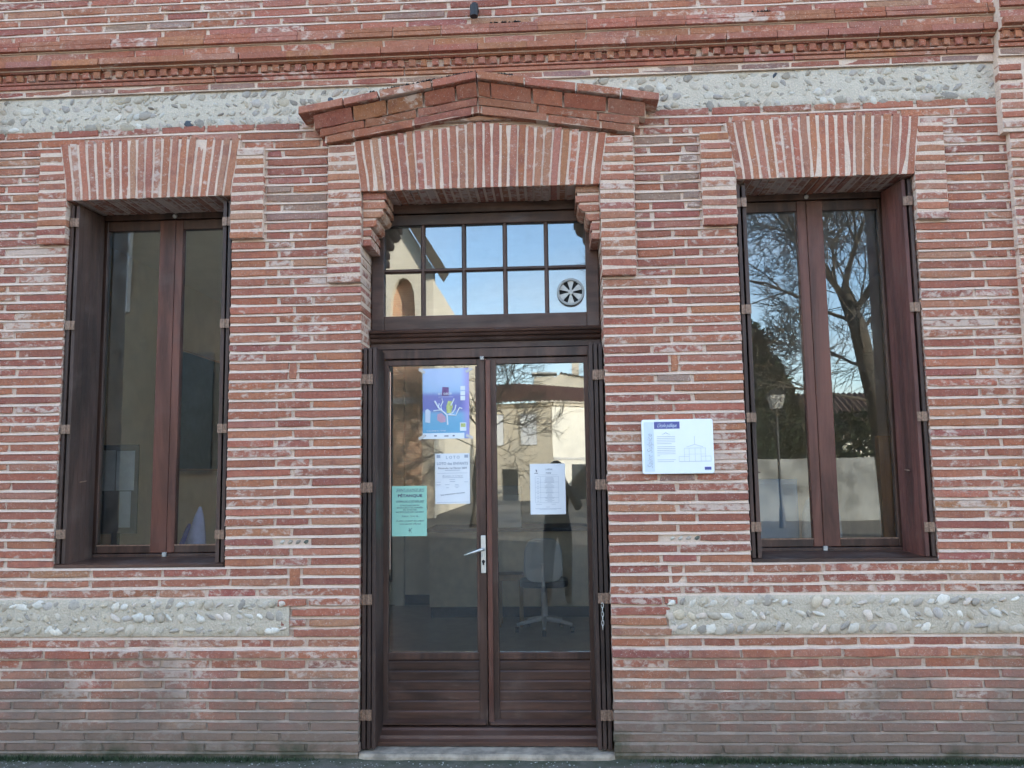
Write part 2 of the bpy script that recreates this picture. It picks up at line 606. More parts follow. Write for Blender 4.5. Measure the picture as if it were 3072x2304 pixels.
def flush_bricks(limit=300):
    groups = {}
    for b in BR:
        groups.setdefault((b[0], ), []).append(b)
    for key, lst in groups.items():
        lst.sort(key=lambda b: -visible(b[1]))
        single = [b for b in lst[:limit] if visible(b[1]) > 0]
        rest = lst[len(single):]
        for (name, outline, yf, depth, c, sm, parent, jit, seg, yfn) in single:
            rng = random.Random(round(outline[0][0] * 1000) * 7919 + round(outline[0][1] * 1000) * 104729 + len(name))
            vs_, fs_, ed = brick_geo(outline, yf, depth, rng, jit, seg=seg, yfn=yfn)
            cx = sum(v[0] for v in vs_) / len(vs_); cz = sum(v[2] for v in vs_) / len(vs_)
            me = bpy.data.meshes.new(name)
            me.from_pydata([(v[0] - cx, v[1] - yf, v[2] - cz) for v in vs_], [], fs_)
            at = me.attributes.new('edge', 'FLOAT', 'POINT')
            at.data.foreach_set('value', ed)
            me.materials.append(M['brick'])
            o = link(name, me, (cx, yf, cz), parent)
            o.color = (*c, sm)
        if rest:
            V_, F_, E_, C_ = [], [], [], []
            for (name, outline, yf, depth, c, sm, parent, jit, seg, yfn) in rest:
                rng = random.Random(round(outline[0][0] * 1000) * 7919 + round(outline[0][1] * 1000) * 104729 + len(name))
                vs_, fs_, ed = brick_geo(outline, yf, depth, rng, jit, seg=seg, yfn=yfn)
                n = len(V_)
                V_ += vs_; E_ += ed
                F_ += [[n + i for i in f] for f in fs_]
                C_ += [(*c, sm)] * len(vs_)
            me = bpy.data.meshes.new(lst[0][0] + 's')
            me.from_pydata(V_, [], F_)
            at = me.attributes.new('edge', 'FLOAT', 'POINT')
            at.data.foreach_set('value', E_)
            ac = me.attributes.new('bcol', 'FLOAT_COLOR', 'POINT')
            ac.data.foreach_set('color', [q for c in C_ for q in c])
            me.materials.append(M['bricks'])
            o = link(lst[0][0] + 's', me, (0, 0, 0), rest[0][6])
            o['kind'] = 'stuff'

# ---- text lying in the xz plane, facing the street
def lettering(text, x, z, size, y, mat, parent, align='CENTER', shear=0.0, width=None, rot=0.0, name='lettering', bold=0.0):
    cu = bpy.data.curves.new(name, 'FONT')
    cu.body = text
    cu.size = size
    cu.align_x = align
    cu.align_y = 'CENTER'
    cu.shear = shear
    cu.resolution_u = 2
    cu.offset = bold
    cu.extrude = 0.0002
    tmp = bpy.data.objects.new('tmp', cu)
    COL.objects.link(tmp)
    dg = bpy.context.evaluated_depsgraph_get()
    me = bpy.data.meshes.new_from_object(tmp.evaluated_get(dg))
    bpy.data.objects.remove(tmp)
    xs = [v.co.x for v in me.vertices] or [0]
    sx = 1.0
    if width:
        sx = width / max(1e-6, max(xs) - min(xs))
    R = Matrix.Rotation(rot, 4, 'Y') @ Matrix.Rotation(rad(90), 4, 'X') @ Matrix.Diagonal((sx, 1, 1, 1))
    me.transform(R)
    me.materials.clear()
    me.materials.append(mat)
    me.name = name
    return link(name, me, (x, y, z), parent)

def printed(name, rects_, y, mat, parent):
    """flat print: thin bars"""
    mb = MB()
    for x0, x1, z0, z1 in rects_:
        mb.box(x0, x1, y - 0.0004, y, z0, z1)
    o = mb.build(name, mat, parent)
    o['kind'] = 'stuff'
    return o

# =================================================================== GROUND
g = MB()
g.add([(-300, -300, 0), (300, -300, 0), (300, 300, 0), (-300, 300, 0)], [(0, 1, 2, 3)])
tag(g.build('pavement_ground', M['asphalt']), kind='structure')

# =================================================================== THE BRICK BUILDING
B = thing('brick_building', (0, 0, 0), 'old red brick building with pebble bands, glazed double door and pediment', 'building')
P, Z0 = 0.0553, 0.0303
JT = 0.0076          # half bed joint
def zk(k):
    return Z0 + P * k
DW = 0.690           # door half width
W0, W1 = 1.467, 2.455
WC = (W0 + W1) / 2
ZS, ZT = 1.028, 3.180   # sill, head
BLK_W_IN, BLK_W_OUT = 1.268, 2.634
DBLK = 0.890
PIL = 2.945
XE = 4.3
ZTOP = 5.05
RV = 0.26            # reveal depth
rng = random.Random(11)

# ---- mortar bed of the wall: sheet that follows the courses (each bed joint slopes outwards)
def saw_sheet(mb, x0, x1, z0, z1, yo, step=0.06, k0=-2, k1=100, z_of=zk, half=JT):
    xs = [x0]
    while xs[-1] < x1 - step * 1.5:
        xs.append(xs[-1] + step)
    xs.append(x1)
    rows = [(z0, 0.007)]
    for k in range(k0, k1):
        z = z_of(k)
        for dz, y in ((-half - 0.002, 0.007), (-half, -0.0035), (half * 0.9, 0.0065)):
            if z0 + 0.001 < z + dz < z1 - 0.001:
                rows.append((z + dz, y))
    rows.append((z1, 0.007))
    base = len(mb.v)
    for z, y in rows:
        for x in xs:
            w = mnoise.noise(Vector((x * 9, z * 31, 3.3)))
            edge = z in (z0, z1) or x in (x0, x1)
            mb.v.append(Vector((x, yo + y + (0 if edge else w * 0.003), z + (0 if z in (z0, z1) else waver(x, z) + (0 if edge else w * 0.0018)))))
    n = len(xs)
    for i in range(len(rows) - 1):
        for j in range(n - 1):
            a = base + i * n + j
            mb.f.append([a, a + 1, a + n + 1, a + n])
            mb.m.append(0)

wall = MB()
# cells around the openings
OP = 0.006
for (x0, x1, z0, z1) in [
        (-XE, -W1 - OP, 0, ZT + OP), (-W0 + OP, -DW - OP, 0, ZT + OP), (DW + OP, W0 - OP, 0, ZT + OP), (W1 + OP, XE, 0, ZT + OP),
        (-W1 - OP, -W0 + OP, 0, ZS), (W0 - OP, W1 + OP, 0, ZS),
        (-XE, XE, ZT + OP, 3.598), (-XE, XE, 3.832, ZTOP)]:
    saw_sheet(wall, x0, x1, z0, z1, 0.0)
for (x0, x1) in ((-XE, -DW - OP), (DW + OP, XE)):
    saw_sheet(wall, x0, x1, 0.0, zk(9) + 0.002, -0.011, half=0.006)
    saw_sheet(wall, x0, x1, zk(9) + 0.003, zk(10) - 0.002, -0.026)
# wall body behind the sheet, reveals included
for (x0, x1, z0, z1) in [
        (-9.0, -W1 - OP, 0, ZT + OP), (-W0 + OP, -DW - OP, 0, ZT + OP), (DW + OP, W0 - OP, 0, ZT + OP), (W1 + OP, 16.0, 0, ZT + OP),
        (-W1 - OP, -W0 + OP, 0, ZS - 0.004), (W0 - OP, W1 + OP, 0, ZS - 0.004),
        (-9.0, 16.0, ZT + OP, 5.04)]:
    wall.box(x0, x1, 0.012, 0.40, z0, z1)
WALL = wall.build('wall', M['mortar'], B, origin=(0, 0, 0))

# ---- arch shapes
def arch_half(z, half, spread, zt):
    return half + spread * max(0, min(1, (z - ZT) / zt))

def excluded(z0, z1):
    """x ranges not laid with field bricks for the course z0..z1"""
    ex = []
    zc = (z0 + z1) / 2
    if zc < ZT:
        ex.append((-DW, DW))
    if ZS < zc < ZT:
        ex += [(W0, W1), (-W1, -W0)]
    if ZT <= zc < 3.535:
        a = arch_half(zc, 0.494, 0.056, 0.36) + 0.008
        ex += [(WC - a, WC + a), (-WC - a, -WC + a)]
    if ZT <= zc < 3.62:
        a = 0.69 + 0.055 * (zc - ZT) / 0.3 + 0.008
        ex.append((-a, a))
    if 2.905 < zc < 3.465:
        ex += [(BLK_W_IN, W0 + 0.03), (W1 - 0.03, BLK_W_OUT), (-W0 - 0.03, -BLK_W_IN), (-BLK_W_OUT, -W1 + 0.03)]
    if 2.645 < zc < 3.46:
        ex += [(DW - 0.02, DBLK), (-DBLK, -DW + 0.02)]
    if zk(11) < zc < zk(15):
        kk = int(round((zc - Z0) / P - 0.5))
        ex += [(-XE, {14: -1.16, 13: -1.08, 12: -1.14, 11: -1.07}[kk]), ({14: 1.06, 13: 1.02, 12: 1.00, 11: 1.03}[kk], XE)]
    if 3.602 < zc < 3.825:
        ex += [(-XE, XE)]
    if 3.825 < zc < 4.16:
        ex += [(-XE, XE)]
    if 3.602 < zc:
        pass
    return ex

def spans(z0, z1):
    ex = sorted(excluded(z0, z1))
    out, x = [], -XE
    for a, b in ex:
        if a > x + 0.03:
            out.append((x, a))
        x = max(x, b)
    if x < XE - 0.03:
        out.append((x, XE))
    return out

HJ = 0.0055   # half head joint
def lay(name, x0, x1, z0, z1, lens, zone, yf=0.0, depth=0.06, parent=None, smear=None, openl=False, openr=False, zones=None, jit=0.0024):
    """lay bricks of these lengths from x0 to x1"""
    tot = sum(lens)
    s = (x1 - x0) / tot
    x = x0
    for i, ln in enumerate(lens):
        a, b = x, x + ln * s
        x = b
        ha = 0.001 if i == 0 and openl else HJ + rng.uniform(-0.002, 0.003)
        hb = 0.001 if i == len(lens) - 1 and openr else HJ + rng.uniform(-0.002, 0.003)
        if b - a < 0.035:
            continue
        d = RV + 0.02 if (i == 0 and openl) or (i == len(lens) - 1 and openr) else depth
        zz = zones[i] if zones else zone
        brick(name, rect(a + ha, b - hb, z0 + JT + rng.uniform(-0.001, 0.0012), z1 - JT + rng.uniform(-0.0012, 0.001)), yf + rng.uniform(-0.003, 0.002), d, zz, parent or WALL, rng, smear, jit)

def seq(width, k, choices, first):
    out, x = [], 0.0
    r = random.Random(k * 7 + int(width * 100))
    ln = first
    while x < width - 0.02:
        if width - x < 0.16 and out:
            if width - x < 0.07:
                out[-1] += width - x
            else:
                out.append(width - x)
            break
        ln2 = min(ln * r.uniform(0.95, 1.05), width - x)
        out.append(ln2)
        x += ln2
        ln = r.choice(choices)
    return out

# ---- courses
for k in range(0, 91):
    z0, z1 = zk(k), zk(k + 1)
    zc = (z0 + z1) / 2
    if k < 10:                                   # base courses
        yf = -0.012 if k < 9 else -0.030
        zz0, zz1 = z0 - 0.0016, z1 + 0.0016
        for (a, b) in spans(z0, z1):
            inner = a if a > 0 else b            # the edge at the door
            n = seq(abs(b - a), k, [0.28], 0.42 if k % 2 else 0.28)
            if b < 0:
                n = n[::-1]
            lay('base_brick', a, b, zz0, zz1, n, 'base', yf, 0.06, smear=None, openl=a > 0, openr=b < 0, jit=0.0022)
        continue
    for (a, b) in spans(z0, z1):
        w = b - a
        op_l = abs(a - DW) < 0.01 or abs(a - W1) < 0.01 or abs(a + W0) < 0.01
        op_r = abs(b + DW) < 0.01 or abs(b - W0) < 0.01 or abs(b + W1) < 0.01
        pier = zc < 2.9 and zc > ZS and 0.5 < abs((a + b) / 2) < 1.4
        if pier or (zc < ZS and k >= 16 and False):
            if k in (37, 38):
                m_ = 1.085 if a > 0 else -1.085
                lay('brick', a, m_ - 0.026, z0, z1, [1], 'jamb', openl=op_l)
                lay('brick', m_ + 0.026, b, z0, z1, [1], 'jamb', openr=op_r)
            elif k == 39:
                n = [0.21, 0.29, 0.27]
                lay('brick', a, b, z0, z1, n if a < 0 else n[::-1], 'jamb', openl=op_l, openr=op_r)
            elif (k % 2 == 0) == (k >= 40):
                lay('brick', a, b, z0, z1, [0.38, 0.39], 'jamb', openl=op_l, openr=op_r)
            elif k == 20:
                lay('brick', a, a + 0.285, z0, z1, [1], 'jamb', openl=op_l)
                lay('brick', b - 0.285, b, z0, z1, [1], 'jamb', openr=op_r)
            else:
                lay('brick', a, b, z0, z1, [0.285, 0.20, 0.285], 'jamb', openl=op_l, openr=op_r, zones=['jamb', 'fill', 'jamb'])
        elif 2.9 < zc < 3.47 and w < 0.5:
            r = random.Random(k * 31 + int(a * 50))
            n = r.choice([[0.12, 0.26], [0.22, 0.16], [0.38], [0.09, 0.20, 0.09], [0.16, 0.22], [0.10, 0.28], [0.27, 0.11]])
            lay('brick', a, b, z0, z1, n, 'fill', smear=None)
        elif k in (16, 17) and 0.5 < abs((a + b) / 2):
            m_ = 1.06 if a > 0 else -1.06
            if a > 0:
                lay('brick', a, m_ - 0.036, z0, z1, [1], 'jamb', openl=op_l)
                lay('brick', m_ + 0.036, b, z0, z1, seq(b - m_, k, [0.38, 0.42, 0.28], 0.34 if k == 16 else 0.36), 'base', openr=op_r, smear=0.4)
            else:
                lay('brick', a, m_ - 0.036, z0, z1, seq(m_ - a, k, [0.38, 0.42, 0.28], 0.34)[::-1], 'base', openl=op_l, smear=0.35)
                lay('brick', m_ + 0.036, b, z0, z1, [1], 'jamb', openr=op_r)
        else:
            if zc > 4.15:
                n = seq(w, k, [0.285, 0.285, 0.27, 0.36], 0.10 + 0.14 * (k % 2))
                lay('brick', a, b, z0, z1, n, 'fill' if k % 3 else 'base', smear=None)
            elif abs(a - W1) < 0.01 or abs(b + W1) < 0.01 or zc < ZS:
                n = seq(w, k, [0.19, 0.28, 0.28, 0.36], 0.38 if k % 2 else 0.285)
                if b < 0:
                    n = n[::-1]
                lay('brick', a, b, z0, z1, n, 'jamb', yf=-0.013 if 11 <= k < 15 else 0.0, openl=op_l, openr=op_r, smear=0.45 if k in (10, 15) and rng.random() < 0.6 else None)
            else:
                n = seq(w, k, [0.285, 0.285, 0.38], 0.2 + 0.13 * (k % 2))
                lay('brick', a, b, z0, z1, n, 'jamb' if zc < 3.6 else 'dull')

# bricks set on end in the piers
for sx in (-1, 1):
    x = 1.085 * sx
    brick('brick', rect(x - 0.021, x + 0.021, zk(37) + 0.008, zk(39) - 0.008), -0.004, 0.06, 'bright', WALL, rng, 0.05, 0.003, 0.05)
x = -1.06
brick('brick', rect(x - 0.031, x + 0.031, zk(16) + 0.004, zk(18) - 0.006), -0.003, 0.06, 'bright', WALL, rng, 0.05)
x = 1.06
brick('brick', rect(x - 0.033, x + 0.033, zk(16) + 0.003, zk(18) - 0.012), 0.006, 0.06, 'corn', WALL, rng, 0.0)

# ---- course below the cornice (above the pebbles)
def row(name, x0, x1, z0, z1, length, yf, zone, parent, smear=None, off=0.0, depth=0.06):
    x = x0 - off
    while x < x1 - 0.02:
        a, b = max(x, x0), min(x + length, x1)
        if b - a > 0.03:
            brick(name, rect(a + 0.003, b - 0.003, z0, z1), yf + rng.uniform(-0.002, 0.002), depth, zone, parent, rng, smear)
        x += length * rng.uniform(0.985, 1.015)

# ---- projecting blocks beside the openings
def block(x0, x1, z0, z1, side_open, arch=None):
    core = MB()
    core.box(x0 + 0.004, x1 - 0.004, -0.026, 0.011, z0 + 0.016, z1 - 0.004)
    part = core.build('jamb_block', M['mortar'], B)
    k0 = math.ceil((z0 - Z0) / P - 0.3)
    for k in range(k0, 70):
        a, b = zk(k), zk(k + 1)
        if b > z1 + 0.02:
            break
        xa, xb = x0, x1
        if arch and b > ZT + 0.01:
            zc = (a + b) / 2
            sh = arch * max(0, zc - ZT)
            if side_open == 'r':
                xb -= sh
            else:
                xa += sh
        brick('jamb_brick', rect(xa, xb, a + JT, b - JT), -0.030 + rng.uniform(-0.002, 0.002), 0.04 if b > ZT else RV + 0.04, 'arch' if rng.random() < 0.6 else 'jamb', part, rng)

for s in (-1, 1):
    def blk(a, b, z0, z1, op, arch):
        if s < 0:
            block(-b, -a, z0, z1, 'r' if op == 'l' else 'l', arch)
        else:
            block(a, b, z0, z1, op, arch)
    blk(BLK_W_IN, W0, zk(52), 3.465, 'r', 0.13)
    blk(W1, BLK_W_OUT, zk(52), 3.475, 'l', 0.13)
    blk(DW, DBLK, zk(47), 3.462, 'l', 0.17)

# ---- flat arches
def flat_arch(cx, half, spread, n, top, label):
    core = MB()
    core.prism([(cx - half, ZT - 0.004), (cx + half, ZT - 0.004), (cx + half + spread, top(1) - 0.01), (cx, top(0) - 0.01), (cx - half - spread, top(-1) - 0.01)], -0.0275, 0.011)
    core.box(cx - half + 0.002, cx + half - 0.002, 0.0, RV + 0.05, ZT - 0.004, ZT + OP)
    part = core.build('flat_arch', M['mortar'], B)
    for i in range(n):
        t0, t1 = -1 + 2 * i / n, -1 + 2 * (i + 1) / n
        j = 0.0048 / half
        tt0, tt1 = t0 + j, t1 - j
        zb = ZT - 0.010 + rng.uniform(-0.002, 0.002)
        ztp = top((t0 + t1) / 2) + rng.uniform(-0.006, 0.004)
        sp = half + spread
        o = [(cx + tt0 * half, zb), (cx + tt1 * half, zb), (cx + tt1 * sp, ztp + rng.uniform(-0.003, 0.003)), (cx + tt0 * sp, ztp)]
        brick('voussoir', o, -0.030 + rng.uniform(-0.003, 0.002), RV + 0.03, 'arch', part, rng, max(0, rng.gauss(0.2, 0.14)), 0.0018, 0.10)

for s in (-1, 1):
    flat_arch(s * WC, 0.494, 0.055, 21, (lambda t: 3.548 - 0.030 * abs(t) ** 1.6), 'window')
flat_arch(0, 0.690, 0.052, 29, (lambda t: 3.572 - 0.092 * abs(t)), 'door')

# ---- pediment over the door
SL = 0.170
ped = MB()
for s in (-1, 1):
    for (h0, h1, y, hl) in ((0.004, 0.090, -0.080, 0.90), (0.088, 0.196, -0.106, 0.96)):
        q = [(0, 3.613 + h0), (hl, 3.613 + h0 - SL * hl), (hl, 3.613 + h1 - SL * hl), (0, 3.613 + h1)]
        if s < 0:
            q = [(-p[0], p[1]) for p in q][::-1]
        ped.prism(q, y + 0.03, 0.011)
PED = ped.build('pediment', M['mortar'], B)
LAY = [  # (lower offset, upper offset, proud at foot, proud at head, half length, cuts, zone)
    (0.000, 0.040, -0.050, -0.062, 0.895, [0.045, 0.40, 0.72], 'corn'),
    (0.045, 0.082, -0.064, -0.080, 0.925, [0.36, 0.66], 'corn'),
    (0.087, 0.156, -0.084, -0.128, 0.955, [0.10, 0.30, 0.52, 0.72], 'corn'),
    (0.160, 0.204, -0.158, -0.160, 1.030, [0.28, 0.55, 0.80], 'corn')]
for li, (h0, h1, ya, yb, hl, cuts, zone) in enumerate(LAY):
    for s in (-1, 1):
        c = [0.0] + [q + rng.uniform(-0.03, 0.03) for q in cuts] + [hl]
        for a, b in zip(c[:-1], c[1:]):
            a2, b2 = a + 0.002, b - (0.003 if b < hl else 0)
            q = [(a2, 3.613 + h0 - SL * a2), (b2, 3.613 + h0 - SL * b2), (b2, 3.613 + h1 - SL * b2), (a2, 3.613 + h1 - SL * a2)]
            if s < 0:
                q = [(-p[0], p[1]) for p in q][::-1]
            dj = rng.uniform(-0.0015, 0.0015)
            fn = lambda x, z, h0=h0, h1=h1, ya=ya, yb=yb, dj=dj: ya + (yb - ya) * max(0, min(1, (z - 3.613 + SL * abs(x) - h0) / (h1 - h0))) + dj
            brick('pediment_brick', q, min(ya, yb), -min(ya, yb) + 0.005, zone, PED, rng, max(0, rng.gauss(0.12, 0.1)), 0.0018, 0.10, fn)
# wedge of mortar and cut brick above the arch crown
brick('pediment_brick', [(-0.21, 3.578), (0.21, 3.578), (0.0, 3.609)], -0.026, 0.03, 'arch', PED, rng, 0.3)

# ---- cornice
cor = MB()
for (x0, x1, yo) in ((-XE, -PIL, -0.06), (-PIL, PIL, 0.0), (PIL, XE, -0.06)):
    cor.box(x0, x1, yo - 0.012, 0.011, 3.829, 3.918)
    cor.box(x0, x1, yo - 0.022, 0.011, 3.918, 3.972)
    cor.box(x0, x1, yo - 0.060, 0.011, 3.972, 4.012)
    cor.extrude_x([(yo - 0.075, 4.012), (yo - 0.043, 4.036), (yo - 0.040, 4.086), (yo - 0.050, 4.088), (yo - 0.052, 4.150), (yo - 0.004, 4.168), (0.011, 4.168), (0.011, 4.012)], x0, x1)
COR = cor.build('cornice', M['mortar'], B)
def prof_row(name, x0, x1, prof, length, zone, off=0.0):
    """moulded pieces: profile (y, z) cut to lengths along x"""
    x = x0 - off
    while x < x1 - 0.02:
        a, b = max(x, x0) + 0.0015, min(x + length, x1) - 0.0015
        if b - a > 0.02:
            mb = MB().extrude_x([(y + rng.uniform(-0.0015, 0.0015), z) for y, z in prof], a, b)
            me_o = mb.build(name, M['brick'], COR, bevel=0.002)
            at = me_o.data.attributes.new('edge', 'FLOAT', 'POINT')
            me_o.color = (*colour(zone, rng), max(0, rng.gauss(0.2, 0.15)))
        x += length * rng.uniform(0.98, 1.02)
for (x0, x1, yo) in ((-XE + 0.6, -PIL, -0.06), (-PIL, PIL, 0.0), (PIL, XE - 0.6, -0.06)):
    row('cornice_brick', x0, x1, 3.832, 3.868, 0.285, yo - 0.014, 'dull', COR, 0.25, 0.1)
    # grooved course
    prof_row('cornice_brick', x0, x1, [(0.0, 3.876), (yo - 0.026, 3.876), (yo - 0.026, 3.897), (yo - 0.016, 3.899), (yo - 0.034, 3.903), (yo - 0.034, 3.914), (0.0, 3.914)][::-1], 0.285, 'corn', 0.05)
    # cove and cap
    prof_row('cornice_brick', x0, x1, [(0.0, 3.964), (yo - 0.045, 3.964), (yo - 0.052, 3.972), (yo - 0.068, 3.980), (yo - 0.090, 3.983), (yo - 0.090, 4.020), (0.0, 4.020)][::-1], 0.285, 'corn', 0.17)
    row('cornice_brick', x0, x1, 4.038, 4.080, 0.30, yo - 0.050, 'corn', COR, None, 0.02)
    prof_row('cornice_brick', x0, x1, [(0.0, 4.094), (yo - 0.072, 4.094), (yo - 0.072, 4.120), (yo - 0.058, 4.122), (yo - 0.058, 4.127), (yo - 0.062, 4.129), (yo - 0.062, 4.154), (0.0, 4.160)][::-1], 0.285, 'corn', 0.11)
    row('cornice_brick', x0, x1, 3.919, 3.961, 0.285, yo - 0.024, 'corn', COR, 0.05, 0.07, 0.03)
    # dentils
    n = int((x1 - x0) / 0.0682)
    for i in range(n):
        a = x0 + 0.012 + i * 0.0682
        brick('dentil', rect(a, a + 0.044 + rng.uniform(-0.002, 0.002), 3.918, 3.962), yo - 0.044, 0.03, 'corn', COR, rng, max(0, rng.gauss(0.1, 0.08)), 0.0012, 0.08)

# ---- pilasters at both ends
for s in (-1, 1):
    core = MB()
    def sb(a, b, y, z0, z1):
        if s > 0: core.box(a, b, y, 0.011, z0, z1)
        else: core.box(-b, -a, y, 0.011, z0, z1)
    sb(2.985, 3.75, -0.034, 0.02, 3.39)
    sb(2.945, 3.75, -0.055, 3.39, 3.83)
    part = core.build('pilaster', M['mortar'], B)
    for k in range(1, 70):
        a, b = zk(k), zk(k + 1)
        if b > 3.83: break
        top = a > 3.38
        x0_, x1_ = (2.94, 3.72) if top else (2.98, 3.72)
        if top:
            lens = [0.135]
            x1_ = x0_ + 0.135
        else:
            lens = [0.29, 0.29, 0.17] if k % 2 else [0.17, 0.29, 0.29]
        x = x0_
        for ln in lens:
            o = rect(x + 0.004, x + ln - 0.004, a + JT, b - JT)
            if s < 0:
                o = [(-p[0], p[1]) for p in o][::-1]
            brick('pilaster_brick', o, (-0.062 if top else -0.042) + rng.uniform(-0.002, 0.002), 0.05, 'base', part, rng, max(0, rng.gauss(0.35, 0.2)))
            x += ln

flush_bricks()

# ---- pebble bands
def dome(rng_):
    vs_, fs_ = [], []
    n = 9
    ex = rng_.uniform(0.8, 1.15)
    for r, h in ((1.0, 0.0), (0.9, 0.42), (0.6, 0.78)):
        for k in range(n):
            a = 2 * math.pi * k / n
            q = r * (1 + rng_.uniform(-0.26, 0.22))
            vs_.append((math.cos(a) * q, -h * ex * rng_.uniform(0.9, 1.1), math.sin(a) * q))
    vs_.append((rng_.uniform(-0.1, 0.1), -0.95 * ex, rng_.uniform(-0.1, 0.1)))
    for i in range(2):
        for k in range(n):
            k2 = (k + 1) % n
            fs_.append((i * n + k, i * n + k2, (i + 1) * n + k2, (i + 1) * n + k))
    for k in range(n):
        fs_.append((2 * n + k, 2 * n + (k + 1) % n, 3 * n))
    return vs_, fs_

def pebble_material():
    m, nt = newmat('river_pebble')
    pos = posn(nt)
    s = nt.nodes.new('ShaderNodeObjectInfo')
    n1 = noise(nt, pos, 45, 4, 0.65, 1.0)
    n2 = noise(nt, pos, 140, 3, 0.6)
    c = mix(nt, 1.0, s.outputs['Color'], mix(nt, n1, (0.55, 0.55, 0.56), (1.35, 1.33, 1.3)), 'MULTIPLY')
    c = mix(nt, mrange(nt, n2, 0.60, 0.75, 0, 0.7), c, (0.56, 0.54, 0.49))
    finish(nt, c, 0.75, n2, 0.35, 0.004, 0.35)
    return m
M['pebble'] = pebble_material()
POOL = []
for i in range(14):
    vs_, fs_ = dome(random.Random(100 + i))
    me = bpy.data.meshes.new('pebble')
    me.from_pydata(vs_, [], fs_)
    me.materials.append(M['pebble'])
    me.polygons.foreach_set('use_smooth', [True] * len(me.polygons))
    POOL.append(me)
PEBC = [(0.55, 0.47, 0.38), (0.63, 0.56, 0.47), (0.45, 0.38, 0.30), (0.52, 0.43, 0.32), (0.36, 0.31, 0.26), (0.67, 0.61, 0.53), (0.48, 0.42, 0.37), (0.59, 0.49, 0.41)]

def pebble(name, x, z, a, b, proud, rot, parent, col=None):
    o = bpy.data.objects.new(name, rng.choice(POOL))
    COL.objects.link(o)
    o.parent = parent
    o.location = Vector((x, PEBY + 0.004, z)) - PW[parent]
    o.scale = (a, proud, b)
    o.rotation_euler = (0, rot, 0)
    c = col or rng.choice(PEBC)
    if name == 'pebble' and not col:
        c = tuple(q * 0.80 for q in c)
    v = rng.uniform(0.9, 1.2)
    o.color = (c[0] * v, c[1] * v, c[2] * v, 1)
    return o

def band(name, pname, x0, x1, z0, z1, rows, pitch, size, flat, avoid=None, yo=-0.009):
    global PEBY
    PEBY = yo
    mb = MB()
    xs = [x0 + (x1 - x0) * i / 60 for i in range(61)]
    zs = [z0 + (z1 - z0) * i / 10 for i in range(11)]
    for zi, z in enumerate(zs):
        for x in xs:
            e = zi in (0, 10)
            w = mnoise.noise(Vector((x * 14, z * 14, 1.7)))
            mb.v.append(Vector((x, yo + (0.006 if e else w * 0.009), z)))
    for i in range(10):
        for j in range(60):
            a = i * 61 + j
            mb.f.append([a, a + 1, a + 62, a + 61]); mb.m.append(0)
    part = mb.build(name, M['pmortarup' if flat else 'pmortar'], B, smooth=True)
    rh = (z1 - z0) / rows
    for r in range(rows):
        x = x0 + rng.uniform(0.0, pitch)
        zc = z1 - rh * (r + 0.5)
        while x < x1 - 0.02:
            if not (avoid and avoid(x, zc)):
                big = rng.random()
                a = size * rng.uniform(0.6, 1.25) * (1.6 if big > 0.93 else 1)
                b = a * rng.uniform(0.35, 0.8)
                rot = (0.75 if r % 2 else -0.65) + rng.uniform(-0.5, 0.5)
                if big > 0.93:
                    rot = rng.uniform(-0.2, 0.2)
                col = (0.055, 0.065, 0.08) if rng.random() < 0.006 else None
                b = min(b, rh * 0.5)
                pebble(pname, x, zc + rng.uniform(-0.12, 0.12) * rh, a, b, (0.011 if flat else 0.015) * rng.uniform(0.45, 1.3), rot, part, col)
            x += pitch * rng.uniform(0.72, 1.32)
    return part

zl0, zl1 = zk(11) + 0.012, zk(15) - 0.004
band('pebble_band', 'cobble', -3.3, -1.085, zl0, zl1, 3, 0.054, 0.031, False)
band('pebble_band', 'cobble', 1.005, 3.3, zl0, zl1, 3, 0.056, 0.033, False)
up = lambda x, z: abs(x) < 1.0 and z < 3.80 - 0.17 * abs(x)
band('pebble_band', 'pebble', -PIL - 0.005, PIL + 0.005, 3.604, 3.828, 4, 0.060, 0.030, True, up, yo=0.001)
PEBY = 0.006
for sx in (-1, 1):
    for i in range(4):
        pebble('pebble', (1.02 + 0.045 * i) * sx + 0.02, zk(20) + P * 0.5, 0.017, 0.011, 0.012, -0.6, WALL, (0.10, 0.11, 0.09) if i == (0 if sx < 0 else 3) else None)
for (x, z) in ((3.12, 3.5), (3.17, 3.62), (3.2, 3.72), (3.11, 3.77), (-3.13, 3.55), (-3.15, 3.7)):
    PEBY = -0.055
    pebble('pebble', x, z, 0.03, 0.02, 0.014, 0.3, B)

# small stones filling the mortar between the larger ones
def chips(x0, x1, z0, z1, n, y, avoid, seed):
    rr = random.Random(seed)
    mb = MB()
    for i in range(n):
        x, z = rr.uniform(x0, x1), rr.uniform(z0 + 0.012, z1 - 0.012)
        if avoid and avoid(x, z): continue
        vs_, fs_ = dome(rr)
        a, b, p = rr.uniform(0.008, 0.017), rr.uniform(0.005, 0.010), rr.uniform(0.004, 0.009)
        t = rr.choice([-0.7, 0.7]) + rr.gauss(0, 0.4)
        c_, s_ = math.cos(t), math.sin(t)
        mb.add([(x + v[0] * a * c_ - v[2] * b * s_, y + v[1] * p, z + v[0] * a * s_ + v[2] * b * c_) for v in vs_], fs_)
    o = mb.build('stone_chips', M['pebble'], B, smooth=True, kind='stuff')
    o.color = (0.46, 0.40, 0.325, 1)
chips(-PIL, PIL, 3.604, 3.828, 620, 0.003, up, 1)
chips(-3.2, -1.10, zl0, zl1, 130, -0.008, None, 2)
chips(1.02, 3.2, zl0, zl1, 130, -0.008, None, 3)

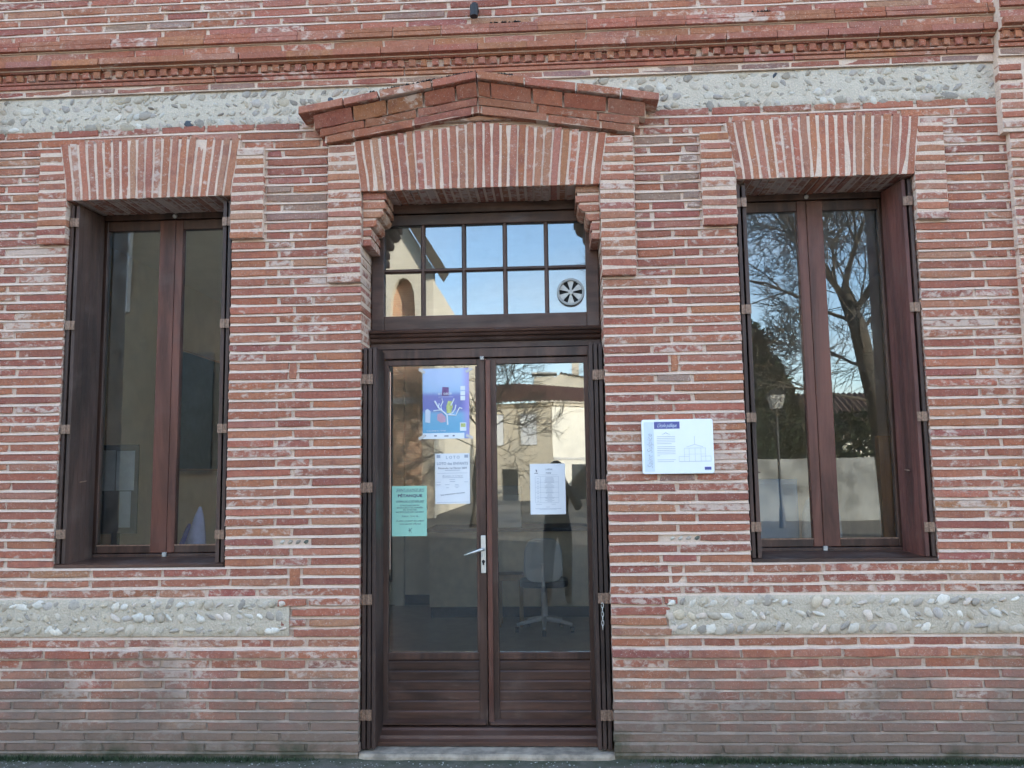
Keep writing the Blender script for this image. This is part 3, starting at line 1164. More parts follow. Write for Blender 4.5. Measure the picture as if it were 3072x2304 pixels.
# ---- corbels in the upper corners of the doorway
def corbel(s):
    core = MB()
    q = [(-DW - 0.002, 2.862), (-0.645, 2.862), (-0.645, 2.98), (-0.60, 3.03), (-0.57, 3.08), (-0.56, ZT - 0.012), (-DW - 0.002, ZT - 0.012)]
    if s > 0: q = [(-p[0], p[1]) for p in q][::-1]
    core.prism(q, 0.012, RV - 0.01)
    part = core.build('corbel', M['mortar'], B)
    specs = [(56, 0.140, 0), (55, 0.140, 0), (54, 0.128, 0.038), (53, 0.086, 0.022), (52, 0.056, 0), (51, 0.056, 0)]
    for k, w, cut in specs:
        z0, z1 = zk(k) + JT * 0.8, zk(k + 1) - JT * 0.8
        x0, x1 = -DW + 0.001, -DW + w
        if cut:
            q = [(x0, z0), (x1 - cut, z0), (x1 - cut * 0.55, z0 + 0.006), (x1 - cut * 0.15, z0 + 0.02), (x1, z1 - 0.006), (x1, z1), (x0, z1)]
        else:
            q = rect(x0, x1, z0, z1)
        if s > 0: q = [(-p[0], p[1]) for p in q][::-1]
        brick('corbel_brick', q, 0.003 + rng.uniform(-0.001, 0.001), RV - 0.012, 'arch', part, rng, 0.12, 0.0012)
BR.clear()
corbel(-1); corbel(1)
flush_bricks()

mo = MB()
r_ = random.Random(77)
for i in range(150):
    t = r_.random()
    if i < 95:
        x = -0.62 + 0.62 * t ** 0.8; z = 3.613 + 0.204 - SL * abs(x) + 0.002; y = -0.157 + r_.uniform(0, 0.01)
    elif i < 115:
        x = 0.12 + r_.uniform(0, 0.1); z = 3.613 + 0.204 - SL * abs(x) + 0.002; y = -0.155
    else:
        x = r_.choice([0.20, 0.13, 1.62, 1.66]) + r_.gauss(0, 0.03); z = 4.160; y = -0.058
    h, w = r_.uniform(0.003, 0.011), r_.uniform(0.004, 0.010)
    b = len(mo.v)
    for k in range(5):
        a = 2 * math.pi * k / 5
        mo.v.append(Vector((x + w * math.cos(a), y + w * math.sin(a), z - 0.003)))
    mo.v.append(Vector((x + r_.uniform(-0.003, 0.003), y, z + h)))
    for k in range(5):
        mo.f.append([b + k, b + (k + 1) % 5, b + 5]); mo.m.append(0)
mo.build('moss_crust', plain('black_moss', (0.018, 0.016, 0.014), 0.95, 0.4, 90), B, kind='stuff')
# ---- rest of the house: upper storey, flanks, roof, room behind
def tile_wall(name='far_brickwork', c1=(0.33, 0.13, 0.10), c2=(0.26, 0.12, 0.11), cmor=(0.55, 0.46, 0.41), rh=0.0553, ms=0.007):
    m, nt = newmat(name)
    pos = posn(nt)
    mp_ = nt.nodes.new('ShaderNodeMapping')
    mp_.inputs['Rotation'].default_value = (rad(90), 0, 0)
    L(nt, pos, mp_.inputs[0])
    b = nt.nodes.new('ShaderNodeTexBrick')
    b.inputs['Scale'].default_value = 1.0
    b.inputs['Brick Width'].default_value = 0.38
    b.inputs['Row Height'].default_value = rh
    b.inputs['Mortar Size'].default_value = ms
    b.inputs['Color1'].default_value = (*c1, 1)
    b.inputs['Color2'].default_value = (*c2, 1)
    b.inputs['Mortar'].default_value = (*cmor, 1)
    L(nt, mp_.outputs[0], b.inputs['Vector'])
    finish(nt, b.outputs[0], 0.9, noise(nt, pos, 60, 4), 0.4, 0.005)
    return m
M['farbrick'] = tile_wall()
M['rooftile'] = plain('clay_roof_tile', (0.19, 0.080, 0.050), 0.85, 0.35, 3.0)
up_ = MB()
up_.box(-9.0, -XE, 0.0, 0.011, 0, 11.5)
up_.box(XE, 16.0, 0.0, 0.011, 0, 11.5)
up_.box(-XE, XE, 0.0, 0.40, ZTOP, 11.5)
up_.box(-9.0, -8.6, 0.40, 5.1, 0, 11.5)
up_.box(15.6, 16.0, 0.40, 5.1, 0, 11.5)
for (x0, x1, z0, z1) in ((-9.0, -3.15, 0, 3.4), (-1.5, 1.32, 0, 2.86), (-1.5, -1.3, 2.86, 3.4), (1.15, 1.32, 2.86, 3.4), (2.62, 16.0, 0, 3.4), (-3.15, -1.5, 0, 0.3), (1.32, 2.62, 0, 0.3), (-3.15, -1.5, 3.3, 3.4), (1.32, 2.62, 3.3, 3.4), (-9.0, 16.0, 3.4, 11.5)):
    up_.box(x0, x1, 5.1, 5.4, z0, z1)
up_.build('upper_wall', M['farbrick'], B)
rf = MB()
rf.box(-9.6, 16.6, -0.5, 5.9, 11.5, 11.85)
rf.extrude_x([(-0.5, 11.85), (5.9, 11.85), (2.7, 14.1)], -9.6, 16.6)
rf.build('roof', M['rooftile'], B)
for (x0, x1) in ((-3.15, -1.5), (1.32, 2.62)):  # unseen windows added at the back to let skylight into the side rooms
    wf = MB()
    wf.box(x0, x1, 5.2, 5.26, 0.3, 0.36); wf.box(x0, x1, 5.2, 5.26, 3.24, 3.3)
    wf.box(x0, x0 + 0.06, 5.2, 5.26, 0.36, 3.24); wf.box(x1 - 0.06, x1, 5.2, 5.26, 0.36, 3.24); wf.box((x0 + x1) / 2 - 0.03, (x0 + x1) / 2 + 0.03, 5.2, 5.26, 0.36, 3.24)
    w_ = wf.build('added_rear_window', M['wood'], B)
    for (a, b) in ((x0 + 0.06, (x0 + x1) / 2 - 0.03), ((x0 + x1) / 2 + 0.03, x1 - 0.06)):
        bx('pane', a, b, 5.228, 5.232, 0.36, 3.24, M['glass'], w_, bevel=0)

bx('added_rear_window', -1.3, 1.15, 5.228, 5.232, 2.86, 3.4, M['glass'], B, bevel=0)  # unseen clerestory pane added to brighten the middle room from behind
room = MB()
room.add([(-8.6, 0.4, 0.05), (15.6, 0.4, 0.05), (15.6, 5.1, 0.05), (-8.6, 5.1, 0.05)], [(0, 1, 2, 3)])
tag(room.build('interior_floor', M['floor']), kind='structure')
cl = MB().box(-8.59, 15.59, 0.41, 5.09, 3.42, 3.5)
tag(cl.build('interior_ceiling', M['ceil']), kind='structure')
iw = MB()
for (x0, x1, z0, z1) in ((-8.5, -3.15, 0.05, 3.42), (-1.5, 1.32, 0.05, 2.86), (-1.5, -1.3, 2.86, 3.42), (1.15, 1.32, 2.86, 3.42), (2.62, 15.5, 0.05, 3.42), (-3.15, -1.5, 0.05, 0.3), (1.32, 2.62, 0.05, 0.3), (-3.15, -1.5, 3.3, 3.42), (1.32, 2.62, 3.3, 3.42)):
    iw.box(x0, x1, 5.0, 5.095, z0, z1)
iw.box(-1.45, -1.35, 0.41, 2.3, 0.05, 3.42)
iw.box(-1.45, -1.35, 2.3, 4.9, 2.7, 3.42)
iw.box(-1.45, -1.35, 4.9, 5.0, 0.05, 3.42)
iw.box(1.20, 1.28, 0.41, 1.2, 0.05, 3.42)
iw.box(-3.30, -3.20, 0.41, 5.0, 0.05, 3.42)
iw.box(3.6, 3.7, 0.41, 5.0, 0.05, 3.42)
tag(iw.build('interior_wall', M['plaster']), kind='structure')
sk = MB()
sk.box(-1.349, 1.19, 4.985, 4.998, 0.05, 0.16)
tag(sk.build('interior_skirting_wall', M['dark']), kind='structure')
yw = tag(MB().box(-9.0, 16.0, 9.0, 9.3, 0, 5.4).build('sun_block_wall', M['ceil']), 'unseen wall added behind the brick building to block low sun', 'wall')  # added out of view, keeps direct sun off the rear openings

# =================================================================== DOOR
FY = 0.245   # front face of the frames
DF = MB()
DF.box(-0.688, -0.628, FY, FY + 0.07, 0.10, 2.22)
DF.box(0.628, 0.688, FY, FY + 0.07, 0.10, 2.22)
DF.box(-0.688, 0.688, FY - 0.004, FY + 0.07, 2.222, 2.278)
doorframe = DF.build('door_frame', M['wood'], B, bevel=0.004)
mould = MB()
prof = [(FY + 0.07, 2.281), (FY - 0.008, 2.281), (FY - 0.008, 2.314), (FY - 0.02, 2.318), (FY - 0.030, 2.326), (FY - 0.034, 2.336), (FY - 0.026, 2.345),
        (FY - 0.040, 2.350), (FY - 0.046, 2.360), (FY - 0.038, 2.368), (FY - 0.050, 2.373), (FY - 0.054, 2.384), (FY - 0.04, 2.392), (FY + 0.07, 2.396)]
mould.extrude_x(prof[::-1], -0.688, 0.688)
mould.build('transom_moulding', M['woodh'], doorframe)
mb = MB().extrude_x([(0.10, 0.034), (0.10, 0.055), (0.135, 0.062), (0.14, 0.078), (0.20, 0.088), (0.21, 0.099), (0.32, 0.099), (0.32, 0.034)], -0.688, 0.688)
mb.build('door_sill', M['woodh'], doorframe)
# threshold stone
st = MB()
n_ = 40
for i in range(n_ + 1):
    x = -0.694 + 1.396 * i / n_
    e = 0.010 * mnoise.noise(Vector((x * 5, 0, 0))) + 0.005 * mnoise.noise(Vector((x * 23, 3, 0)))
    if i in (0, n_): e += 0.02
    zt_ = 0.029 + 0.0025 * mnoise.noise(Vector((x * 4, 7, 0)))
    st.v += [Vector((x, -0.026 + e, 0.0)), Vector((x, -0.024 + e, 0.014)), Vector((x, -0.014 + e, zt_ - 0.002)), Vector((x, 0.34, zt_ + 0.003))]
for i in range(n_):
    a = 4 * i
    for j in range(3):
        st.f.append([a + j, a + 4 + j, a + 5 + j, a + 1 + j]); st.m.append(0)
st.build('doorstep', M['stone'], B)

def door_leaf(s):
    """s = -1 for the leaf with the handle"""
    gx0, gx1 = (-0.585, -0.052) if s < 0 else (0.062, 0.585)
    ox0, ox1 = (-0.626, -0.004) if s < 0 else (0.000, 0.626)
    z0, z1 = 0.103, 2.216
    y0, y1 = FY + 0.006, FY + 0.052
    mb = MB()
    mb.box(ox0, gx0, y0, y1, z0, z1)
    mb.box(gx1, ox1, y0, y1, z0, z1)
    mb.box(gx0, gx1, y0 + 0.001, y1, 2.182, z1)
    mb.box(gx0, gx1, y0 + 0.001, y1, z0, 0.128)
    mb.box(gx0, gx1, y0 + 0.001, y1, 0.465, 0.505)
    leaf = mb.build('door_leaf', M['wood'], B, bevel=0.003)
    bx('pane', gx0 - 0.004, gx1 + 0.004, FY + 0.024, FY + 0.029, 0.506, 2.181, M['glass'], leaf, bevel=0)
    n = 6
    for i in range(n):
        a = 0.129 + (0.464 - 0.129) * i / n
        b = 0.129 + (0.464 - 0.129) * (i + 1) / n
        q = MB().extrude_x([(FY + 0.040, a), (FY + 0.013, a), (FY + 0.013, b - 0.013), (FY + 0.021, b - 0.0008), (FY + 0.040, b - 0.0004)][::-1], gx0 + 0.001, gx1 - 0.001)
        q.build('slat', M['woodh'], leaf)
    if s < 0:
        as_ = MB().box(-0.061, -0.0465, FY - 0.0, FY + 0.01, 0.51, 2.17)
        as_.build('glazing_bead', M['wood'], leaf)
        h = MB()
        h.box(-0.037, -0.008, FY - 0.006, FY + 0.006, 0.955, 1.172)
        plate = h.build('handle_plate', M['steel'], leaf, bevel=0.004)
        hd = MB()
        hd.tube([(-0.022, FY - 0.004, 1.095), (-0.022, FY - 0.05, 1.095), (-0.034, FY - 0.056, 1.094), (-0.075, FY - 0.058, 1.081), (-0.128, FY - 0.058, 1.064)], [0.009, 0.009, 0.0085, 0.007, 0.005], 10)
        hd.build('door_handle', M['steel'], leaf, smooth=True)
        kh = MB()
        kh.tube([(-0.022, FY - 0.0075, 1.022), (-0.022, FY - 0.004, 1.022)], 0.010, 12)
        kh.box(-0.027, -0.017, FY - 0.0075, FY - 0.004, 1.002, 1.02)
        kh.build('keyhole', M['iron'], leaf)
    else:
        as_ = MB().box(0.001, 0.030, FY - 0.010, FY + 0.005, 0.12, 2.205)
        as_.build('cover_strip', M['woodred'], leaf, bevel=0.004)
    wb = MB().extrude_x([(FY + 0.008, 0.106), (FY - 0.020, 0.110), (FY - 0.020, 0.118), (FY + 0.008, 0.134)][::-1], ox0 + 0.012, ox1 - 0.012)
    wb.build('weather_bar', M['woodh'], leaf)
    return leaf
leafL = door_leaf(-1)
leafR = door_leaf(1)
bx('door_catch', -0.030, -0.008, FY - 0.022, FY - 0.006, 2.205, 2.226, M['latch'], doorframe, bevel=0.002)

# transom window: 2 x 5 panes
TW = MB()
TW.box(-0.688, -0.6125, FY, FY + 0.06, 2.398, 3.112)
TW.box(0.6125, 0.688, FY, FY + 0.06, 2.398, 3.112)
TW.box(-0.6125, 0.6125, FY + 0.001, FY + 0.06, 2.398, 2.484)
TW.box(-0.6125, 0.6125, FY + 0.001, FY + 0.06, 3.046, 3.112)
transom = TW.build('transom_window', M['woodh'], B, bevel=0.004)
bx('transom_head', -0.688, 0.688, FY - 0.012, FY + 0.05, 3.116, 3.176, M['woodh'], transom)
px0, pw, mu = -0.6125, 0.2230, 0.0275
zr = [(2.485, 2.752), (2.779, 3.045)]
for j, (a, b) in enumerate(zr):
    for i in range(5):
        x = px0 + i * (pw + mu)
        bx('pane', x, x + pw, FY + 0.030, FY + 0.034, a, b, M['glass'], transom, bevel=0)
for i in range(4):
    x = px0 + (i + 1) * (pw + mu) - mu
    mb = MB().plan([(x, FY + 0.05), (x, FY + 0.022), (x + 0.008, FY + 0.006), (x + mu - 0.008, FY + 0.006), (x + mu, FY + 0.022), (x + mu, FY + 0.05)], 2.484, 3.046)
    mb.build('muntin', M['wood'], transom)
mb = MB().extrude_x([(FY + 0.049, 2.753), (FY + 0.022, 2.753), (FY + 0.008, 2.761), (FY + 0.008, 2.770), (FY + 0.022, 2.778), (FY + 0.049, 2.778)][::-1], -0.612, 0.612)
mb.build('muntin', M['woodh'], transom)

# folded shutters of the door: three leaves standing edge-on in each reveal
def door_shutters(s):
    xs = [0.684, 0.656, 0.629]
    rootm = None
    for i, x in enumerate(xs):
        mb = MB()
        a, b = x - 0.021, x
        if s < 0: a, b = -b, -a
        y0 = 0.022 + (0.004 if i == 1 else 0.0)
        mb.box(a, b, y0, FY - 0.008, 0.040, 2.262)
        o = mb.build('shutter_leaf' if rootm else 'door_shutter', M['shutterdark'], rootm or B, bevel=0.003)
        rootm = rootm or o
    for z in (2.078, 1.462, 0.842, 0.222):
        for (a, b) in ((0.664, 0.6885), (0.632, 0.6565)):
            if s < 0: a, b = -b, -a
            mb = MB().box(a - 0.006, b + 0.004, 0.014, 0.021, z - 0.028, z + 0.028)
            mb.tube([((a + b) / 2, 0.013, z - 0.028), ((a + b) / 2, 0.013, z + 0.028)], 0.005, 8)
            mb.build('hinge', M['hinge'], rootm)
    return rootm
shL = door_shutters(-1)
shR = door_shutters(1)

# =================================================================== WINDOWS
def window(cx, s, label):
    """s: side of the facade"""
    x0, x1 = cx - 0.494, cx + 0.494
    y0 = 0.262
    zt = 3.150
    mb = MB()
    mb.box(x0 + 0.002, x0 + 0.050, y0, y0 + 0.08, 1.060, 3.178)
    mb.box(x1 - 0.050, x1 - 0.002, y0, y0 + 0.08, 1.060, 3.178)
    mb.box(x0 + 0.050, x1 - 0.050, y0, y0 + 0.08, zt - 0.012, 3.178)
    mb.box(x0 + 0.050, x1 - 0.050, y0, y0 + 0.08, 1.060, 1.082)
    w = mb.build('window', M['wood'], B, bevel=0.003)
    # sashes
    split = cx + 0.030 if s < 0 else cx - 0.022
    ml, mr = (cx - 0.070, cx + 0.078) if s < 0 else (cx - 0.078, cx + 0.074)
    for (a, b, ga, gb) in ((x0 + 0.052, split - 0.001, x0 + 0.092, ml), (split + 0.001, x1 - 0.052, mr, x1 - 0.092)):
        sh = MB()
        ys = y0 + 0.012
        if a < cx - 0.2:
            sh.box(a, ga, ys, ys + 0.045, 1.086, zt - 0.016)
            MB().box(gb, b, ys - 0.002, ys + 0.045, 1.086, zt - 0.016).build('meeting_stile', M['woodred'], w, bevel=0.004)
        else:
            sh.box(gb, b, ys, ys + 0.045, 1.086, zt - 0.016)
            MB().box(a, ga, ys - 0.002, ys + 0.045, 1.086, zt - 0.016).build('meeting_stile', M['woodred'], w, bevel=0.004)
        sh.box(ga, gb, ys + 0.001, ys + 0.045, 3.072, zt - 0.016)
        sh.box(ga, gb, ys + 0.001, ys + 0.045, 1.086, 1.130)
        o = sh.build('sash', M['wood'], w, bevel=0.004)
        bx('pane', ga - 0.003, gb + 0.003, ys + 0.020, ys + 0.025, 1.131, 3.071, M['glass'], w, bevel=0)
        be = MB().box(ga, gb, ys - 0.001, ys + 0.004, 1.128, 1.136)
        be.build('glazing_bead', M['hinge'], w)
    # sill, sloping to the street
    sl = MB().extrude_x([(0.004, 1.030), (0.004, 1.046), (0.02, 1.050), (y0 + 0.02, 1.066), (y0 + 0.02, 1.030)][::-1], x0 + 0.003, x1 - 0.003)
    sl.build('sill', M['woodh'], w)
    cat = MB().box(split - 0.012, split + 0.012, y0 - 0.018, y0 - 0.002, 1.066, 1.092)
    cat.build('latch', M['latch'], w, bevel=0.002)
    ct = MB().tube([(split, y0 - 0.012, 3.150), (split, y0 - 0.002, 3.156)], 0.013, 8)
    ct.build('latch', M['latch'], w)
    # folded shutters standing in the reveals
    for side in (-1, 1):
        xe = x0 if side < 0 else x1
        def bxs(d0, d1, y_0, y_1, z_0, z_1, name, mat, par, bevel=0.003):
            a, b = (xe + d0, xe + d1) if side < 0 else (xe - d1, xe - d0)
            return MB().box(a, b, y_0, y_1, z_0, z_1).build(name, mat, par, bevel=bevel)
        outer = bxs(0.004, 0.024, 0.012, y0 - 0.004, 1.052, 3.160, 'shutter', M['shutter'], B)
        # the inner leaf swings a little away from the jamb
        t = 0.030
        a0 = 0.036
        n = 6
        d_y = (y0 - 0.02 - 0.016) / n
        for i in range(n):
            ya, yb = 0.016 + d_y * i, 0.016 + d_y * (i + 1) - 0.0025
            oa, ob = a0 + t * i / n, a0 + t * (i + 1) / n
            pl = [(oa, ya), (oa + 0.021, ya), (ob + 0.021, yb), (ob, yb)]
            pl = [(xe + p[0], p[1]) if side < 0 else (xe - p[0], p[1]) for p in pl]
            if side > 0: pl = pl[::-1]
            MB().plan(pl, 1.052, 3.158).build('board', M['shutterred'] if s > 0 and side > 0 else M['shutter'], outer, bevel=0.0015)
        for z in ((3.05, 2.43, 1.82, 1.22) if side < 0 else (3.03, 2.42, 1.81, 1.21)):
            a, b = 0.004, 0.058
            xa, xb = (xe + a, xe + b) if side < 0 else (xe - b, xe - a)
            mb = MB().box(xa, xb, 0.004, 0.010, z - 0.026, z + 0.026)
            mb.tube([((xa + xb) / 2, 0.003, z - 0.026), ((xa + xb) / 2, 0.003, z + 0.026)], 0.005, 8)
            mb.build('hinge', M['hinge'], outer)
        # small espagnolette arm on the inner leaf
        mid = xe + (a0 + t * 0.6 + 0.03) * (1 if side < 0 else -1)
        MB().tube([(mid, 0.15, 1.52), (mid + 0.02 * -side * -1 * (1 if side < 0 else -1) * 0, 0.09, 1.515)], 0.004, 6).build('shutter_bar', M['hinge'], outer)
    return w
winL = window(-WC, -1, '')
winR = window(WC, 1, '')

# small pipe end above the cornice
sp = MB().tube([(-0.015, 0.0, 4.262), (-0.015, -0.075, 4.258), (-0.015, -0.100, 4.240), (-0.015, -0.104, 4.175)], [0.022, 0.022, 0.024, 0.024], 12)
sp.build('drain_pipe', M['iron'], B, smooth=False)

# =================================================================== THINGS ON THE FACADE
# chain hanging from the shutter
ch = thing('chain', (0.648, 0.01, 0.82), 'short steel chain hanging from a door shutter hinge', 'chain')
for i in range(6):
    z = 0.805 - i * 0.0235
    r = []
    for k in range(11):
        a = 2 * math.pi * k / 10
        dx, dz = 0.0065 * math.cos(a), 0.0145 * math.sin(a)
        r.append((0.648 + (dx if i % 2 == 0 else 0), 0.006 + (dx if i % 2 else 0), z + dz))
    MB().tube(r, 0.0018, 6, cap=False).build('link', M['steel'], ch, smooth=True)

# plaque
PX0, PX1, PZ0, PZ1 = 0.887, 1.278, 1.515, 1.815
pq = MB()
cr_ = 0.012
out = []
for (cx_, cz_, a0) in ((PX1 - cr_, PZ0 + cr_, -90), (PX1 - cr_, PZ1 - cr_, 0), (PX0 + cr_, PZ1 - cr_, 90), (PX0 + cr_, PZ0 + cr_, 180)):
    for k in range(5):
        a = rad(a0 + 22.5 * k)
        out.append((cx_ + cr_ * math.cos(a), cz_ + cr_ * math.sin(a)))
pq.prism(out, -0.030, -0.006)
plaque = thing('wall_plaque', ((PX0 + PX1) / 2, -0.02, PZ0), 'white enamel information plaque with a blue title box on the brick pier', 'plaque')
pq.build('plate', M['enamel'], plaque, bevel=0.003)
yq = -0.0305
MB().box(PX0 + 0.013, PX0 + 0.066, yq - 0.0004, yq, PZ0 + 0.014, PZ1 - 0.014).build('side_strip', M['plaquepale'], plaque)
MB().box(PX0 + 0.069, PX0 + 0.209, yq - 0.0004, yq, PZ1 - 0.052, PZ1 - 0.013).build('title_box', M['plaqueblue'], plaque)
lettering("L'école publique", PX0 + 0.139, PZ1 - 0.034, 0.030, yq - 0.0009, M['plaquepale'], plaque, shear=0.35, width=0.105)
lettering("Saint Sulpice", PX0 + 0.043, PZ0 + 0.125, 0.042, yq - 0.0009, M['plaqueline'], plaque, shear=0.35, width=0.19, rot=rad(-90))
bars = []
for i in range(5):
    bars.append((PX0 + 0.082, PX0 + 0.182 - (0.02 if i == 4 else 0), PZ1 - 0.096 - i * 0.0098, PZ1 - 0.0935 - i * 0.0098))
for i in range(6):
    bars.append((PX0 + 0.082, PX0 + 0.182 - (0.085 if i == 5 else 0.0), PZ1 - 0.152 - i * 0.0098, PZ1 - 0.1495 - i * 0.0098))
for i in range(2):
    bars.append((PX0 + 0.082, PX0 + 0.182 - 0.01 * i, PZ1 - 0.224 - i * 0.0098, PZ1 - 0.2215 - i * 0.0098))
bars += [(PX0 + 0.2, PX0 + 0.375, PZ0 + 0.066, PZ0 + 0.0685), (PX0 + 0.2, PX0 + 0.256, PZ0 + 0.094, PZ0 + 0.0955), (PX0 + 0.32, PX0 + 0.375, PZ0 + 0.094, PZ0 + 0.0955),
         (PX0 + 0.23, PX0 + 0.345, PZ0 + 0.106, PZ0 + 0.107), (PX0 + 0.23, PX0 + 0.345, PZ0 + 0.139, PZ0 + 0.1405)]
for xx in (0.2, 0.23, 0.256, 0.288, 0.32, 0.345, 0.374):
    bars.append((PX0 + xx, PX0 + xx + 0.0012, PZ0 + 0.067, PZ0 + (0.14 if 0.22 < xx < 0.35 else 0.095)))
printed('print', bars, yq, M['plaqueline'], plaque)
dg_ = MB()
for (a, b) in (((0.243, 0.146), (0.288, 0.160)), ((0.288, 0.160), (0.333, 0.146))):
    p0, p1 = Vector((PX0 + a[0], yq, PZ0 + a[1])), Vector((PX0 + b[0], yq, PZ0 + b[1]))
    dg_.tube([p0, p1], 0.0009, 4)
dg_.tube([(PX0 + 0.288, yq, PZ0 + 0.16), (PX0 + 0.288, yq, PZ0 + 0.205)], 0.0008, 4)
dg_.tube([(PX0 + 0.11, yq, PZ1 - 0.084), (PX0 + 0.128, yq, PZ1 - 0.076), (PX0 + 0.132, yq, PZ1 - 0.070), (PX0 + 0.136, yq, PZ1 - 0.076), (PX0 + 0.154, yq, PZ1 - 0.084)], [0.0006, 0.0016, 0.0008, 0.0016, 0.0006], 4)
dg_.build('facade_drawing', M['plaqueline'], plaque)
MB().box(PX1 - 0.053, PX1 - 0.017, yq - 0.0004, yq, PZ0 + 0.020, PZ0 + 0.036).build('logo', M['plaqueblue'], plaque)

# fan in the lower corner pane of the transom
FX, FZ, FYf = 0.519, 2.609, FY + 0.022
fan = thing('ventilation_fan', (FX, FYf, FZ), 'round grey ventilation fan set in a corner pane of the transom', 'fan')
def ring(mb, r0, r1, y0, y1, n=32):
    base = len(mb.v)
    for k in range(n):
        a = 2 * math.pi * k / n
        c, s_ = math.cos(a), math.sin(a)
        mb.v += [Vector((FX + r0 * c, y0, FZ + r0 * s_)), Vector((FX + r1 * c, y0, FZ + r1 * s_)), Vector((FX + r1 * c, y1, FZ + r1 * s_)), Vector((FX + r0 * c, y1, FZ + r0 * s_))]
    for k in range(n):
        a, b = base + 4 * k, base + 4 * ((k + 1) % n)
        for i in range(4):
            j = (i + 1) % 4
            mb.f.append([a + i, a + j, b + j, b + i]); mb.m.append(0)
mb = MB(); ring(mb, 0.0685, 0.083, FYf - 0.022, FYf + 0.008)
mb.build('rim', M['fanring'], fan, bevel=0.003)
mb = MB()
mb.add([(FX + 0.0686 * math.cos(2 * math.pi * k / 32), FYf - 0.001, FZ + 0.0686 * math.sin(2 * math.pi * k / 32)) for k in range(32)], [list(range(32))])
mb.build('back_disc', M['fandark'], fan)
for k in range(6):
    a0 = rad(30 + 60 * k - 17); a1 = rad(30 + 60 * k + 17)
    pts = [(FX + 0.014 * math.cos(a0), FZ + 0.014 * math.sin(a0)), (FX + 0.067 * math.cos(a0), FZ + 0.067 * math.sin(a0)),
           (FX + 0.069 * math.cos((a0 + a1) / 2), FZ + 0.069 * math.sin((a0 + a1) / 2)),
           (FX + 0.067 * math.cos(a1), FZ + 0.067 * math.sin(a1)), (FX + 0.014 * math.cos(a1), FZ + 0.014 * math.sin(a1))]
    MB().prism(pts, FYf - 0.012, FYf - 0.006).build('vane', M['fanvane'], fan)
MB().tube([(FX, FYf - 0.020, FZ), (FX, FYf - 0.002, FZ)], 0.015, 16).build('hub', M['fanvane'], fan)

# ---- papers on the door
def sheet(name, x0, x1, z0, z1, y, mat, label, cat='notice', curl=0.002):
    t = thing(name, ((x0 + x1) / 2, y, z0), label, cat)
    mb = MB()
    n = 6
    for i in range(n + 1):
        f = i / n
        yy = y - curl * math.sin(f * math.pi) * 0.6
        mb.v += [Vector((x0 + (x1 - x0) * f, yy, z0)), Vector((x0 + (x1 - x0) * f, yy, z1))]
    for i in range(n):
        a = 2 * i
        mb.f.append([a, a + 2, a + 3, a + 1]); mb.m.append(0)
    mb.build('sheet', mat, t, smooth=True)
    return t

YP = FY + 0.0235
# mint green petanque notice
x0, x1, z0, z1 = -0.566, -0.358, 1.170, 1.464
t = sheet('green_notice', x0, x1, z0, z1, YP, M['green'], 'mint green paper notice titled PÉTANQUE low on the door glass')
xc = (x0 + x1) / 2 + 0.004
ty = YP - 0.002
lettering('SAINT-SULPICE (81)', xc, z1 - 0.024, 0.020, ty, M['ink'], t, shear=0.3, width=0.165)
printed('print', [(xc - 0.082, xc + 0.082, z1 - 0.0345, z1 - 0.033)], ty, M['ink'], t)
lettering('PÉTANQUE', xc, z1 - 0.058, 0.022, ty, M['ink'], t, width=0.145, bold=0.0008)
lettering('DIMANCHE 15 FÉVRIER 2009', xc, z1 - 0.090, 0.014, ty, M['ink'], t, shear=0.3, width=0.165)
printed('print', [(xc - 0.082, xc + 0.082, z1 - 0.0975, z1 - 0.0965)], ty, M['ink'], t)
for i, (tx, w) in enumerate((('CONCOURS AMICAL', 0.115), ('EN DOUBLETTES FORMÉES', 0.155), ('EN 4 PARTIES', 0.08), ('AU BOULODROME COUVERT', 0.165))):
    lettering(tx, xc, z1 - 0.115 - i * 0.0128, 0.012, ty, M['ink'], t, width=w)
lettering('Début : 14 H 30', xc, z1 - 0.178, 0.012, ty, M['ink'], t, width=0.095)
lettering('A cette occasion des crêpes', xc, z1 - 0.204, 0.014, ty, M['ink'], t, shear=0.3, width=0.168)
lettering('vous seront offertes', xc, z1 - 0.222, 0.014, ty, M['ink'], t, shear=0.3, width=0.125)
lg = MB()
for p in ([(xc - 0.004, z1 - 0.272), (xc - 0.002, z1 - 0.255), (xc - 0.006, z1 - 0.246)], [(xc + 0.008, z1 - 0.275), (xc + 0.003, z1 - 0.257), (xc + 0.012, z1 - 0.247)], [(xc - 0.010, z1 - 0.263), (xc + 0.006, z1 - 0.258)]):
    lg.tube([(a, ty, b) for a, b in p], 0.0012, 4)
lg.build('emblem', M['ink'], t)

